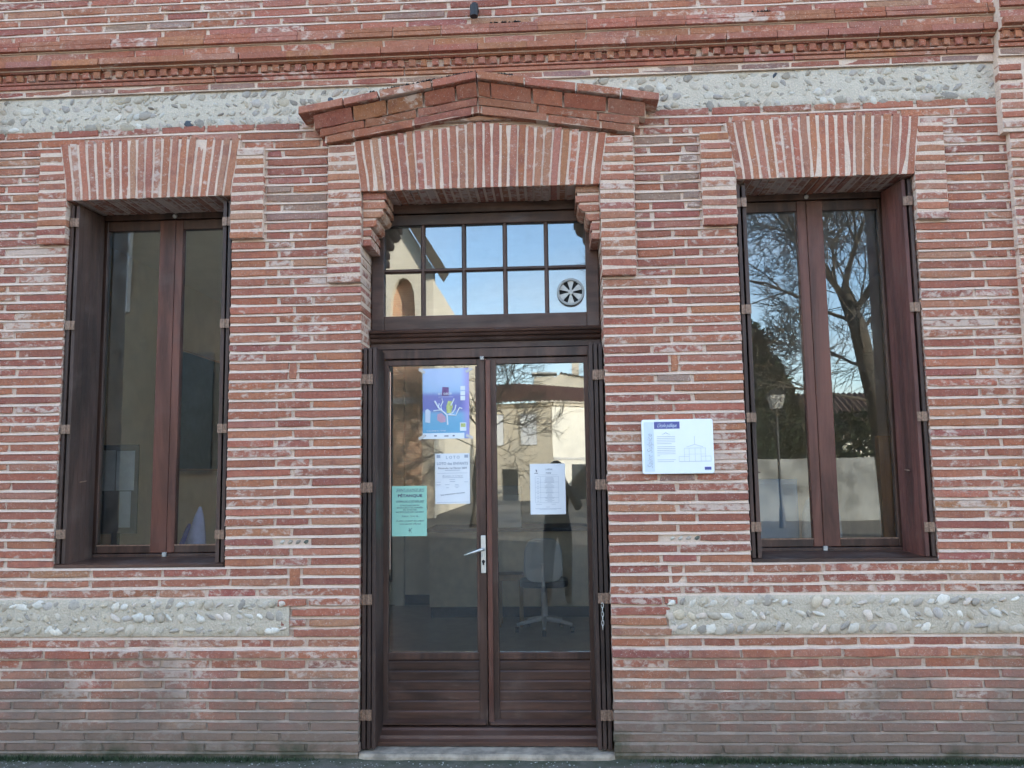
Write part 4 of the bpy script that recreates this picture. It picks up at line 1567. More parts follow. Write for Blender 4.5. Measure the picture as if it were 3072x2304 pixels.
# loto notice
x0, x1, z0, z1 = -0.307, -0.101, 1.356, 1.653
t = sheet('loto_notice', x0, x1, z0, z1, YP, M['paper'], 'white paper notice for a children LOTO on the door glass above the green one')
xc = (x0 + x1) / 2
for i in range(4):
    lettering('2026'[i] if False else 'LOTO'[i], xc - 0.033 + i * 0.0225, z1 - 0.024, 0.024, ty, M['inklight'], t, bold=0.0005)
lettering('LOTO des ENFANTS', xc, z1 - 0.060, 0.022, ty, M['inklight'], t, width=0.185, bold=0.0006)
lettering('Dimanche 1er Février 2009', xc, z1 - 0.087, 0.016, ty, M['ink'], t, width=0.170)
printed('print', [(xc - 0.045, xc + 0.045, z1 - 0.101, z1 - 0.0985), (xc - 0.09, xc + 0.09, z1 - 0.117, z1 - 0.1155), (xc - 0.06, xc + 0.065, z1 - 0.144, z1 - 0.142),
                  (xc - 0.018, xc + 0.015, z1 - 0.155, z1 - 0.153), (xc - 0.016, xc + 0.016, z1 - 0.167, z1 - 0.1645), (xc - 0.045, xc - 0.018, z1 - 0.185, z1 - 0.183),
                  (xc - 0.038, xc - 0.022, z1 - 0.203, z1 - 0.201), (xc + 0.015, xc + 0.036, z1 - 0.185, z1 - 0.183), (xc + 0.012, xc + 0.040, z1 - 0.194, z1 - 0.192), (xc + 0.018, xc + 0.034, z1 - 0.203, z1 - 0.201),
                  (xc - 0.096, xc - 0.07, z1 - 0.170, z1 - 0.168), (xc - 0.096, xc - 0.07, z1 - 0.186, z1 - 0.183), (xc + 0.07, xc + 0.092, z1 - 0.170, z1 - 0.168), (xc - 0.095, xc + 0.095, z1 - 0.288, z1 - 0.2865)], ty, M['inklight'], t)
lettering('Boissons et Crêpes', xc, z1 - 0.133, 0.013, ty, M['inklight'], t, shear=0.2, width=0.12)
lettering('Venez nombreux passer un bon moment', xc, z1 - 0.238, 0.012, ty, M['ink'], t, shear=0.2, width=0.145, rot=rad(-6))
for sx in (-1, 1):
    MB().box(xc + sx * 0.083 - 0.011, xc + sx * 0.083 + 0.011, ty - 0.0004, ty, z1 - 0.026, z1 - 0.008).build('corner_picture', M['inklight'], t)

# timetable
x0, x1, z0, z1 = 0.256, 0.463, 1.288, 1.584
t = sheet('timetable_notice', x0, x1, z0, z1, YP, M['paper'], 'white paper sheet with a boxed timetable on the plain door leaf')
xc = (x0 + x1) / 2
lettering('OUVERTURE', xc + 0.008, z1 - 0.034, 0.012, ty, M['ink'], t, width=0.04)
lettering('MAIRIE', xc + 0.005, z1 - 0.055, 0.012, ty, M['ink'], t, width=0.03)
q = [(xc - 0.074, xc - 0.073, z1 - 0.228, z1 - 0.075), (xc - 0.043, xc - 0.042, z1 - 0.228, z1 - 0.075), (xc + 0.063, xc + 0.064, z1 - 0.228, z1 - 0.075)]
for zz in (0.075, 0.108, 0.138, 0.168, 0.198, 0.228):
    q.append((xc - 0.074, xc + 0.064, z1 - zz - 0.0005, z1 - zz + 0.0005))
r_ = random.Random(5)
for i in range(24):
    w = r_.uniform(0.012, 0.03)
    q.append((xc + 0.01 - w, xc + 0.01 + w, z1 - 0.082 - i * 0.0061, z1 - 0.0805 - i * 0.0061))
for i in range(10):
    q.append((xc - 0.064, xc - 0.052, z1 - 0.088 - i * 0.0146, z1 - 0.0862 - i * 0.0146))
q += [(xc - 0.07, xc - 0.035, z1 - 0.238, z1 - 0.2365), (xc + 0.02, xc + 0.045, z1 - 0.238, z1 - 0.2365), (xc - 0.012, xc + 0.01, z1 - 0.254, z1 - 0.2525), (xc - 0.075, xc + 0.078, z1 - 0.263, z1 - 0.2615), (xc - 0.05, xc + 0.05, z1 - 0.268, z1 - 0.267), (xc - 0.06, xc + 0.06, z1 - 0.066, z1 - 0.065)]
printed('print', q, ty, M['inklight'], t)
lg = MB()
lg.tube([(xc - 0.069, ty, z1 - 0.035), (xc - 0.064, ty, z1 - 0.042), (xc - 0.068, ty, z1 - 0.05)], [0.003, 0.004, 0.002], 6)
lg.box(xc - 0.078, xc - 0.056, ty - 0.0004, ty, z1 - 0.057, z1 - 0.054)
lg.build('emblem', M['ink'], t)

# event poster behind the glass
def poster_mat():
    m, nt = newmat('poster_print')
    pos = posn(nt)
    xyz = posz(nt, pos)
    n1 = noise(nt, pos, 9, 3, 0.6)
    zf = mrange(nt, math_(nt, 'ADD', xyz[2], math_(nt, 'MULTIPLY', n1, 0.10)), 1.83, 2.22)
    c = mix(nt, zf, (0.16, 0.42, 0.62), (0.50, 0.62, 0.86))
    f2 = mrange(nt, math_(nt, 'ABSOLUTE', math_(nt, 'ADD', math_(nt, 'ADD', xyz[2], -1.965), math_(nt, 'MULTIPLY', n1, 0.02))), 0.035, 0.075, 0.75, 0.0)
    c = mix(nt, f2, c, (0.16, 0.11, 0.42))
    xf = mrange(nt, xyz[0], -0.16, -0.10, 0.0, 0.8)
    c = mix(nt, xf, c, (0.42, 0.33, 0.72))
    finish(nt, c, 0.5)
    return m
M['poster'] = poster_mat()
M['posterwhite'] = plain('poster_white', (0.80, 0.84, 0.88), 0.6, 0.04, 20)
M['posterpink'] = plain('poster_pink', (0.66, 0.40, 0.52), 0.6, 0.15, 20)
M['postergreen'] = plain('poster_yellow_green', (0.50, 0.55, 0.20), 0.6, 0.25, 60)
M['posterpurple'] = plain('poster_purple', (0.20, 0.10, 0.25), 0.6, 0.25, 40)
x0, x1, z0, z1 = -0.381, -0.101, 1.741, 2.164
YQ = FY + 0.0228
t = sheet('event_poster', x0, x1, z0, z1, YQ, M['poster'], 'blue and violet event poster with a white branching figure high on the door glass', 'poster')
ty2 = YQ - 0.0022
MB().box(x0, x1 - 0.03, ty2 - 0.0004, ty2, z0, z0 + 0.034).build('sponsor_strip', M['posterwhite'], t)
printed('print', [(x0 + 0.012, x0 + 0.02, z0 + 0.016, z0 + 0.024), (x0 + 0.07, x0 + 0.085, z0 + 0.014, z0 + 0.021), (x0 + 0.13, x0 + 0.155, z0 + 0.013, z0 + 0.019), (x0 + 0.18, x0 + 0.192, z0 + 0.013, z0 + 0.021)], ty2 - 0.0005, M['ink'], t)
br = MB()
cx_, cz_ = x0 + 0.150, z0 + 0.142
for pts, r in (([(0.0, -0.06), (-0.004, 0), (-0.03, 0.022), (-0.055, 0.045), (-0.078, 0.085)], 0.005), ([(-0.03, 0.022), (-0.045, 0.03), (-0.085, 0.026)], 0.0035), ([(-0.035, 0.03), (-0.04, 0.055), (-0.028, 0.08), (-0.034, 0.098)], 0.004),
               ([(0.002, 0.0), (0.03, 0.012), (0.045, 0.035), (0.05, 0.06)], 0.004), ([(0.008, 0.0), (0.05, -0.004), (0.06, 0.02), (0.072, 0.042), (0.088, 0.036)], 0.004), ([(0.02, 0.055), (0.035, 0.085), (0.04, 0.098)], 0.004), ([(-0.055, 0.045), (-0.05, 0.07)], 0.003)):
    br.tube([(cx_ + a, ty2, cz_ + b) for a, b in pts], r, 5)
br.build('branch_figure', M['posterwhite'], t)
MB().prism([(cx_ - 0.004, cz_ + 0.01), (cx_ + 0.022, cz_ + 0.012), (cx_ + 0.032, cz_ + 0.05), (cx_ + 0.026, cz_ + 0.082), (cx_ + 0.004, cz_ + 0.084), (cx_ - 0.008, cz_ + 0.05)], ty2 - 0.0004, ty2).build('green_shape', M['postergreen'], t)
MB().prism([(cx_ - 0.062, cz_ - 0.03), (cx_ - 0.04, cz_ - 0.046), (cx_ - 0.012, cz_ - 0.042), (cx_ - 0.012, cz_ - 0.012), (cx_ - 0.038, cz_ + 0.012), (cx_ - 0.062, cz_ + 0.004)], ty2 - 0.0003, ty2).build('pink_shape', M['posterpink'], t)
MB().prism([(cx_ - 0.035, cz_ + 0.115), (cx_ + 0.008, cz_ + 0.115), (cx_ + 0.008, cz_ + 0.165), (cx_ - 0.03, cz_ + 0.168)], ty2 - 0.0003, ty2).build('purple_shape', M['posterpurple'], t)
for zz in (0.228, 0.258, 0.288):
    MB().box(x1 - 0.052, x1 - 0.024, ty2 - 0.0004, ty2, z0 + zz, z0 + zz + 0.026).build('badge', M['posterwhite'], t)
MB().box(x1 - 0.056, x1 - 0.018, ty2 - 0.0003, ty2, z0 + 0.045, z0 + 0.095).build('stamp_frame', M['posterwhite'], t)
MB().box(x1 - 0.051, x1 - 0.023, ty2 - 0.0008, ty2 - 0.0004, z0 + 0.068, z0 + 0.090).build('stamp', M['postergreen'], t)
MB().prism([(x0 + 0.016, z0 + 0.10), (x0 + 0.045, z0 + 0.095), (x0 + 0.048, z0 + 0.165), (x0 + 0.03, z0 + 0.18), (x0 + 0.016, z0 + 0.172)], ty2 - 0.0003, ty2).build('pale_shape', M['plaquepale'], t)
lettering('01 0809', x0 + 0.135, z0 + 0.268, 0.020, ty2 - 0.0006, M['posterwhite'], t, width=0.08)
MB().box(x0 + 0.095, x0 + 0.185, ty2 - 0.0003, ty2, z0 + 0.249, z0 + 0.2505).build('rule', M['posterwhite'], t)
lettering('DU 20 JANVIER AU 7 FÉVRIER', x0 + 0.082, z0 + 0.047, 0.011, ty2 - 0.0006, M['posterwhite'], t, width=0.115)

tape = plain('clear_tape', (0.62, 0.60, 0.58), 0.3, 0.05, 30)
for (px_, pz_, ang) in ((-0.384, 1.752, 0.5), (-0.100, 1.752, -0.4), (-0.384, 2.15, -0.6), (-0.100, 2.15, 0.5)):
    c_, s_ = math.cos(ang), math.sin(ang)
    q = [(px_ + a * c_ - b * s_, pz_ + a * s_ + b * c_) for a, b in ((-0.022, -0.008), (0.022, -0.008), (0.022, 0.008), (-0.022, 0.008))]
    MB().prism(q, ty2 - 0.0012, ty2 - 0.0009).build('tape', tape, t)

# =================================================================== INSIDE
FL = 0.05
ct = thing('reception_counter', (-0.1, 4.2, FL), 'beige laminate reception counter seen through the door', 'counter')
MB().box(-0.93, 1.19, 4.10, 4.14, 0.16, 0.93).build('front_panel', M['counter'], ct)
MB().box(-0.95, 1.195, 4.02, 4.75, 0.931, 0.968).build('counter_top', M['dark'], ct)
MB().box(-0.92, 1.18, 4.13, 4.70, FL, 0.155).build('kickboard', M['dark'], ct)
MB().box(-0.93, -0.90, 4.141, 4.72, 0.158, 0.93).build('end_panel', M['counter'], ct)
bb = thing('ballot_box', (-0.08, 3.95, 0.968), 'pale clear ballot box standing on the reception counter', 'box')
MB().box(-0.205, 0.035, 4.06, 4.28, 0.969, 1.31).build('body', M['clear'], bb, bevel=0.006)
MB().box(-0.215, 0.045, 4.05, 4.29, 1.311, 1.40).build('lid', M['greyplastic'], bb, bevel=0.006)
# office chair, back to the door
oc = thing('office_chair', (0.27, 3.15, FL), 'grey swivel office chair with castors behind the glass door', 'chair')
cxx, cyy = 0.275, 3.12
bk = MB()
ol = []
for k in range(28):
    a = 2 * math.pi * k / 28
    w, h = 0.178, 0.20
    ca, sa = math.cos(a), math.sin(a)
    ol.append((cxx + w * math.copysign(abs(ca) ** 0.55, ca) * (1.0 + 0.06 * -sa), 0.73 + h * math.copysign(abs(sa) ** 0.6, sa)))
bk.prism(ol, cyy - 0.02, cyy + 0.035)
bk.build('backrest', M['fabric'], oc, bevel=0.015)
se = MB()
ol = [(cxx + 0.23 * math.copysign(abs(math.cos(a)) ** 0.6, math.cos(a)), cyy + 0.25 + 0.22 * math.copysign(abs(math.sin(a)) ** 0.6, math.sin(a))) for a in [2 * math.pi * k / 24 for k in range(24)]]
se.plan(ol, 0.47, 0.53)
se.build('seat', M['blackplastic'], oc, bevel=0.015)
MB().tube([(cxx, cyy - 0.03, 0.70), (cxx, cyy - 0.035, 0.50), (cxx, cyy + 0.02, 0.455), (cxx, cyy + 0.2, 0.455)], 0.020, 8).build('back_bar', M['greyplastic'], oc)
MB().tube([(cxx, cyy + 0.24, 0.46), (cxx, cyy + 0.24, 0.15)], [0.03, 0.03], 12).build('gas_stem', M['greyplastic'], oc)
for k in range(5):
    a = rad(-90 + 72 * k)
    ex, ey = cxx + 0.27 * math.cos(a), cyy + 0.24 + 0.27 * math.sin(a)
    MB().tube([(cxx, cyy + 0.24, 0.17), ((cxx + ex) / 2, (cyy + 0.24 + ey) / 2, 0.15), (ex, ey, 0.125)], [0.026, 0.02, 0.014], 8).build('base_arm', M['greyplastic'], oc)
    MB().tube([(ex - 0.018, ey, FL + 0.027), (ex + 0.018, ey, FL + 0.027)], 0.027, 12).build('castor', M['blackplastic'], oc)
so = thing('small_stool', (-0.06, 3.6, FL), 'low brown wooden stool in front of the counter', 'stool')
MB().box(-0.185, 0.065, 3.55, 3.80, 0.49, 0.55).build('seat', M['pine'], so, bevel=0.008)
for (a, b) in ((-0.165, 3.57), (0.045, 3.57), (-0.165, 3.78), (0.045, 3.78)):
    MB().box(a - 0.015, a + 0.015, b - 0.015, b + 0.015, FL, 0.489).build('leg', M['pine'], so)
# left room
bd = thing('notice_board', (-3.18, 3.0, 1.5), 'dark green pin board on the wall inside the window room', 'board')
MB().box(-3.195, -3.175, 2.75, 4.3, 1.62, 2.75).build('panel', plain('pinboard_felt', (0.06, 0.09, 0.075), 0.95, 0.2), bd)
MB().box(-3.199, -3.180, 2.73, 4.32, 1.60, 2.77).build('frame', M['pine'], bd)
pp = thing('hung_papers', (-2.44, 0.6, FL), 'pale sheets pinned up inside behind the dim window', 'papers')
MB().box(-2.56, -2.44, 0.60, 0.603, 1.455, 1.715).build('sheet', M['dimpaper'], pp)
MB().box(-2.43, -2.31, 0.595, 0.598, 1.455, 1.71).build('sheet', M['dimpaper'], pp)
MB().box(-2.40, -2.325, 0.590, 0.593, 1.22, 1.45).build('sheet', M['dimpaper'], pp)
MB().box(-2.58, -2.29, 0.606, 0.616, 1.18, 1.75).build('backing', M['dark'], pp)
MB().box(-2.46, -2.42, 0.617, 0.65, 0.40, 1.70).build('post', M['dark'], pp)
MB().box(-2.56, -2.32, 0.55, 0.75, FL, 0.40).build('foot', M['dark'], pp)
tb = thing('window_table', (-1.75, 0.75, FL), 'small dark table under the dim window', 'table')
MB().box(-2.05, -1.46, 0.46, 1.0, 1.00, 1.035).build('table_top', M['pine'], tb)
for (a, b) in ((-2.02, 0.5), (-1.5, 0.5), (-2.02, 0.96), (-1.5, 0.96)):
    MB().box(a - 0.02, a + 0.02, b - 0.02, b + 0.02, FL, 0.999).build('leg', M['pine'], tb)
def cloth(name, cx, cy, z0, h, w, mat, label):
    mb = MB()
    n, rows = 14, 6
    r_ = random.Random(int(cx * 1000))
    ph = [r_.uniform(0.75, 1.25) for _ in range(n)]
    for i in range(rows + 1):
        f = i / rows
        rr = w * (1 - f) ** 0.75 + 0.008
        for k in range(n):
            a = 2 * math.pi * k / n
            q = rr * (1 + (ph[k] - 1) * (1 - f))
            mb.v.append(Vector((cx + q * math.cos(a) + 0.02 * f, cy + q * 0.7 * math.sin(a), z0 + h * f)))
    for i in range(rows):
        for k in range(n):
            k2 = (k + 1) % n
            mb.f.append([i * n + k, i * n + k2, (i + 1) * n + k2, (i + 1) * n + k]); mb.m.append(0)
    mb.f.append([rows * n + k for k in range(n)]); mb.m.append(0)
    o = mb.build(name, mat, None, smooth=True)
    return tag(o, label, 'cloth')
cloth('lilac_cloth', -1.90, 0.62, 1.036, 0.31, 0.075, M['lilac'], 'pale lilac cloth gathered to a point inside the dim window')
cloth('blue_cloth', -1.985, 0.66, 1.036, 0.20, 0.06, M['blue'], 'deep blue cloth heaped beside the lilac one inside the window')
cloth('teal_cloth', -1.75, 0.72, 1.036, 0.20, 0.05, M['tealcloth'], 'dull teal cloth bundle at the inner corner of the dim window')
# right room
bc = thing('blue_cabinet', (1.95, 1.6, FL), 'pale blue cabinet standing inside the tree-reflecting window', 'cabinet')
MB().box(1.80, 2.14, 1.45, 1.95, FL, 1.46).build('body', M['bluepanel'], bc, bevel=0.006)
MB().box(1.815, 2.125, 1.438, 1.449, 0.12, 1.43).build('door_panel', M['bluepanel'], bc, bevel=0.003)
MB().tube([(2.09, 1.425, 0.85), (2.09, 1.425, 1.0)], 0.006, 8).build('knob', M['steel'], bc)
yd = thing('pine_door_leaf', (2.5, 0.7, FL), 'varnished pine panel standing open inside the tree-reflecting window', 'door')
MB().box(2.44, 2.56, 0.62, 0.66, FL, 1.73).build('panel', M['pine'], yd, bevel=0.004)
MB().box(2.41, 2.438, 0.61, 0.67, FL, 1.73).build('edge_post', M['pine'], yd, bevel=0.003)
gc = thing('armchair', (2.25, 1.3, FL), 'grey padded chair back inside the tree-reflecting window', 'chair')
ol = [(2.23 + 0.13 * math.copysign(abs(math.cos(a)) ** 0.6, math.cos(a)), 1.08 + 0.27 * math.copysign(abs(math.sin(a)) ** 0.7, math.sin(a))) for a in [2 * math.pi * k / 20 for k in range(20)]]
MB().prism(ol, 1.20, 1.27).build('backrest', M['fabric'], gc, bevel=0.015)
MB().box(2.05, 2.45, 1.16, 1.19, 0.5, 0.56).build('back_rail', M['blackplastic'], gc)
MB().box(2.03, 2.45, 1.0, 1.42, 0.46, 0.52).build('seat', M['fabric'], gc, bevel=0.01)
for (a, b) in ((2.05, 1.02), (2.43, 1.02), (2.05, 1.4), (2.43, 1.4)):
    MB().box(a - 0.015, a + 0.015, b - 0.015, b + 0.015, FL, 0.459).build('leg', M['blackplastic'], gc)

# =================================================================== AROUND THE SQUARE (seen mirrored in the panes)
M['render'] = plain('cream_render', (0.60, 0.53, 0.41), 0.9, 0.10, 1.2)
M['renderw'] = plain('pale_render', (0.72, 0.67, 0.56), 0.9, 0.06, 1.0)
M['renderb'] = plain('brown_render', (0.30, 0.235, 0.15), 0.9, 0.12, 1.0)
M['whiteshut'] = plain('white_shutter_paint', (0.72, 0.73, 0.74), 0.6, 0.05, 6)
M['darkwin'] = plain('dark_window', (0.02, 0.025, 0.03), 0.25, 0.2)
M['churchbrick'] = tile_wall('church_brickwork', (0.50, 0.235, 0.125), (0.40, 0.18, 0.10), (0.62, 0.50, 0.34), 0.085, 0.014)
M['bark'] = plain('grey_bark', (0.065, 0.053, 0.038), 0.95, 0.35, 6, 0.5)
M['twig'] = plain('pale_twig', (0.085, 0.07, 0.05), 0.95, 0.3, 6)
M['conifer'] = plain('dark_conifer_green', (0.022, 0.035, 0.014), 0.9, 0.4, 5)
M['hedge'] = plain('dark_hedge_green', (0.026, 0.042, 0.016), 0.9, 0.4, 6)
M['greywall'] = plain('grey_garden_render', (0.50, 0.49, 0.46), 0.9, 0.15, 1.5)
M['gardenwall'] = plain('shade_toned_garden_render', (0.20, 0.20, 0.185), 0.9, 0.6, 1.3)  # shade on the pale wall put into a darker, mottled colour
M['darktile'] = plain('shade_darkened_tile', (0.085, 0.045, 0.030), 0.9, 0.4, 3.0)  # low roof is shaded by this darker tile colour

def tiled_roof(mb_list, parent, corners_low, corners_high, rows=9, name='roof', mat='rooftile'):
    """one roof slope as overlapping tile rows; corners are (left, right)"""
    a0, a1 = Vector(corners_low[0]), Vector(corners_low[1])
    b0, b1 = Vector(corners_high[0]), Vector(corners_high[1])
    n = (a1 - a0).cross(b0 - a0).normalized()
    if n.z < 0: n = -n
    mb = MB()
    cols = max(6, int((a1 - a0).length / 0.28))
    for i in range(cols):
        f0, f1 = i / cols, (i + 1) / cols
        fm = (f0 + f1) / 2
        for (g0, g1, h0, h1) in ((f0, fm, 0.0, 0.10), (fm, f1, 0.10, 0.0)):
            p = [a0.lerp(a1, g0) + n * h0, a0.lerp(a1, g1) + n * h1, b0.lerp(b1, g1) + n * h1, b0.lerp(b1, g0) + n * h0]
            mb.add(p, [(0, 1, 2, 3)])
    return mb.build(name, M[mat], parent)

def house_opposite():
    h = thing('corner_house', (0.25, -41, 0), 'cream corner house with hipped tiled roof across the square', 'house')
    c, l, r = Vector((0.25, -41, 0)), Vector((-11.0, -44.6, 0)), Vector((9.5, -46.3, 0))
    def wallq(p, q, z0, z1, name, mat):
        d = (q - p).normalized()
        nrm = Vector((-d.y, d.x, 0))
        if nrm.y < 0: nrm = -nrm
        mb = MB()
        mb.plan([(p.x, p.y), (q.x, q.y), (q.x - nrm.x * 0.3, q.y - nrm.y * 0.3), (p.x - nrm.x * 0.3, p.y - nrm.y * 0.3)], z0, z1)
        return mb.build(name, mat, h), d, nrm
    w1, d1, n1 = wallq(c, l, 0, 5.45, 'wall', M['render'])
    w2, d2, n2 = wallq(c, r, 0, 5.45, 'wall', M['renderw'])
    def panel(p, d, nrm, s0, s1, z0, z1, off, mat, name, par):
        a, b = p + d * s0 + nrm * 0.003, p + d * s1 + nrm * 0.003
        mb = MB().plan([(a.x, a.y), (b.x, b.y), (b.x + nrm.x * off, b.y + nrm.y * off), (a.x + nrm.x * off, a.y + nrm.y * off)], z0, z1)
        return mb.build(name, mat, par)
    for s0 in (0.95, 2.9, 5.2, 7.5):
        wn_ = panel(c, d1, n1, s0, s0 + 0.95, 3.08, 4.85, 0.02, M['darkwin'], 'window', h)
        for k in range(2):
            panel(c, d1, n1, s0 + 0.02 + k * 0.465, s0 + 0.465 + k * 0.465, 3.1, 4.83, 0.06, M['whiteshut'], 'window_shutter', wn_)
    for s0 in (2.1, 5.3):
        panel(c, d1, n1, s0, s0 + 0.9, 0.0, 1.75, 0.03, M['darkwin'], 'door', h)
    panel(c, d1, n1, 6.6, 7.7, 0.9, 2.0, 0.03, M['darkwin'], 'window', h)
    for s0 in (4.0, 7.0):
        panel(c, d2, n2, s0, s0 + 0.9, 3.1, 4.8, 0.05, M['whiteshut'], 'window', h)
    panel(c, d2, n2, 1.2, 2.3, 0, 2.0, 0.03, M['darkwin'], 'door', h)
    panel(c, d2, n2, 0.02, 10.5, 2.27, 2.40, 0.05, M['greywall'], 'string_course', h)
    panel(c, d1, n1, 0.02, 11.5, 5.25, 5.44, 0.12, M['render'], 'eaves_moulding', h)
    panel(c, d2, n2, 0.02, 10.5, 5.25, 5.44, 0.12, M['render'], 'eaves_moulding', h)
    e0, el, er = c + Vector((0.15, 0.5, 5.46)), l + Vector((0, 0.5, 5.46)), r + Vector((0.2, 0.5, 5.46))
    rg0, rg1 = Vector((-1.9, -45.5, 7.0)), Vector((-10, -48.5, 7.0))
    tiled_roof(None, h, (el, e0), (rg1, rg0))
    tiled_roof(None, h, (e0, er), (rg0, Vector((9.5, -49, 6.35))))
    # taller house behind with a gable and chimneys
    t = thing('tall_house', (3, -52, 0), 'taller plastered house with gable and chimneys behind the corner house', 'house')
    mb = MB().prism([(-0.9, 0), (9, 0), (9, 6.6), (4.0, 7.9), (0.9, 8.4), (-0.9, 7.4)], -58, -52)
    mb.build('wall', M['render'], t)
    tiled_roof(None, t, ((0.8, -51.8, 8.44), (9.2, -51.8, 6.64)), ((0.8, -58, 8.6), (9.2, -58, 6.8)))
    MB().box(1.7, 2.2, -54, -53.4, 7.8, 9.6).build('chimney', M['render'], t)
    MB().box(-1.0, 0.4, -53.4, -51.98, 7.1, 8.2).build('chimney', M['render'], t)
    MB().box(-1.2, 0.6, -53.6, -51.9, 8.40, 8.50).build('chimney_cap', M['greywall'], t)
house_opposite()

def church():
    c = thing('church', (-8, -24, 0), 'tall cream church gable with brick buttress and arched niche across the square', 'church')
    XR, EZ, RX, RZ = -3.88, 9.0, -8.6, 16.6
    # gable wall with a pointed niche opening
    mb = MB()
    nx0, nx1, nz0, nzs, nzt = -5.45, -4.55, 5.9, 7.5, 8.65
    nc = (nx0 + nx1) / 2
    archp = []
    for k in range(9):
        a = math.pi * k / 8
        archp.append((nc + (nx1 - nx0) / 2 * math.cos(a), nzs + (nzt - nzs) * math.sin(a) ** 0.8))
    mb.box(-14.0, nx0, -24.5, -24.0, 0, 9.0)
    mb.box(nx1, XR, -24.5, -24.0, 0, 9.0)
    mb.box(nx0, nx1, -24.5, -24.0, 0, nz0)
    for i in range(8):
        p, q = archp[i], archp[i + 1]
        mb.prism([(q[0], q[1]), (p[0], p[1]), (p[0], 9.0), (q[0], 9.0)], -24.0, -24.5)
    mb.prism([(-14.0, 9.0), (XR, EZ), (RX, RZ), (-14.0, 9.3)], -24.5, -24.0)
    mb.build('wall', M['render'], c)
    MB().box(nx0 - 0.2, nx1 + 0.2, -24.9, -24.45, nz0, nzt + 0.2).build('niche_back', M['churchbrick'], c)
    mb = MB().prism([(XR + 0.25, EZ - 0.35), (XR + 0.45, EZ + 0.0), (RX, RZ + 0.75), (RX, RZ + 0.2)], -25.0, -23.6)
    mb.build('roof_verge', M['bark'], c)
    MB().prism([(-5.6, 0), (-4.34, 0), (-4.34, 5.6), (-5.6, 5.6)], -24.0 + 0.002, -23.55).build('buttress', M['churchbrick'], c)
    MB().box(-5.72, -4.22, -23.99, -23.45, 4.0, 4.22).build('ledge', M['greywall'], c)
    MB().box(-6.3, -5.62, -23.98, -23.85, 0, 5.9).build('plaster_pier', M['renderw'], c)
    body = MB().box(-14.0, XR - 0.3, -44, -24.5, 0, 9.0)
    body.build('nave_wall', M['render'], c)
church()
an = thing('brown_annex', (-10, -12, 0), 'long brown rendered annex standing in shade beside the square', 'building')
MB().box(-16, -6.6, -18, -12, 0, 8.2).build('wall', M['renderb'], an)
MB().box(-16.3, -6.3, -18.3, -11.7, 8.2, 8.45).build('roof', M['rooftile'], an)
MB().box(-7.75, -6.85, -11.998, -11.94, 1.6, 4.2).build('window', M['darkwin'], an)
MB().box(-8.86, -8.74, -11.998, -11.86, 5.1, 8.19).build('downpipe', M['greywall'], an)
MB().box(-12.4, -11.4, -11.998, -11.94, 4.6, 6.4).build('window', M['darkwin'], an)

# low house, garden wall and hedge on the far right
lh = thing('low_house', (13, -36, 0), 'low house with a red tiled roof behind the garden wall', 'house')
MB().box(9.0, 18, -42, -35, 0, 3.4).build('wall', M['renderw'], lh)
tiled_roof(None, lh, ((8.6, -34.5, 3.35), (18.4, -34.5, 3.35)), ((8.6, -38.5, 5.4), (18.4, -38.5, 5.4)), mat='darktile')
gw = tag(MB().box(5.5, 16, -20.3, -20.0, 0, 1.85).build('garden_wall', M['gardenwall']), 'pale grey garden wall along the far side of the square', 'wall')

def leafy(name, pts_fn, n, size, mat, parent, seed):
    r = random.Random(seed)
    vs_, fs_ = [], []
    for i in range(n):
        p = Vector(pts_fn(r))
        d = Vector((r.gauss(0, 1), r.gauss(0, 1), r.gauss(0, 1))).normalized()
        e = d.orthogonal().normalized()
        s = size * r.uniform(0.5, 1.4)
        k = len(vs_)
        vs_ += [p - e * s * 0.4, p + e * s * 0.4, p + d * s]
        fs_.append((k, k + 1, k + 2))
    mb = MB().add(vs_, fs_)
    return mb.build(name, mat, parent)

hg = leafy('hedge', lambda r: (r.uniform(5.8, 15.5), -20.7 + r.uniform(-0.4, 0.4), 0.2 + 2.75 * math.sqrt(r.random()) + 0.35 * math.sin(r.random() * 9)), 11000, 0.16, M['hedge'], None, 3)
tag(hg, 'dark green hedge standing above the garden wall', 'hedge')
cf = thing('conifer_tree', (8.0, -30, 0), 'dense dark conical conifer beyond the garden wall', 'tree')
def cone_pt(r):
    z = 0.8 + 7.3 * (1 - math.sqrt(r.random()))
    rr = 3.6 * (1 - (z - 0.6) / 7.9) ** 0.8 * (0.55 + 0.5 * r.random())
    a = r.uniform(0, 2 * math.pi)
    return (8.3 + rr * math.cos(a), -30 + rr * math.sin(a), z)
leafy('crown', cone_pt, 12000, 0.34, M['conifer'], cf, 8)
MB().tube([(8.3, -30, 0), (8.3, -30, 7)], [0.2, 0.05], 8).build('trunk', M['bark'], cf)

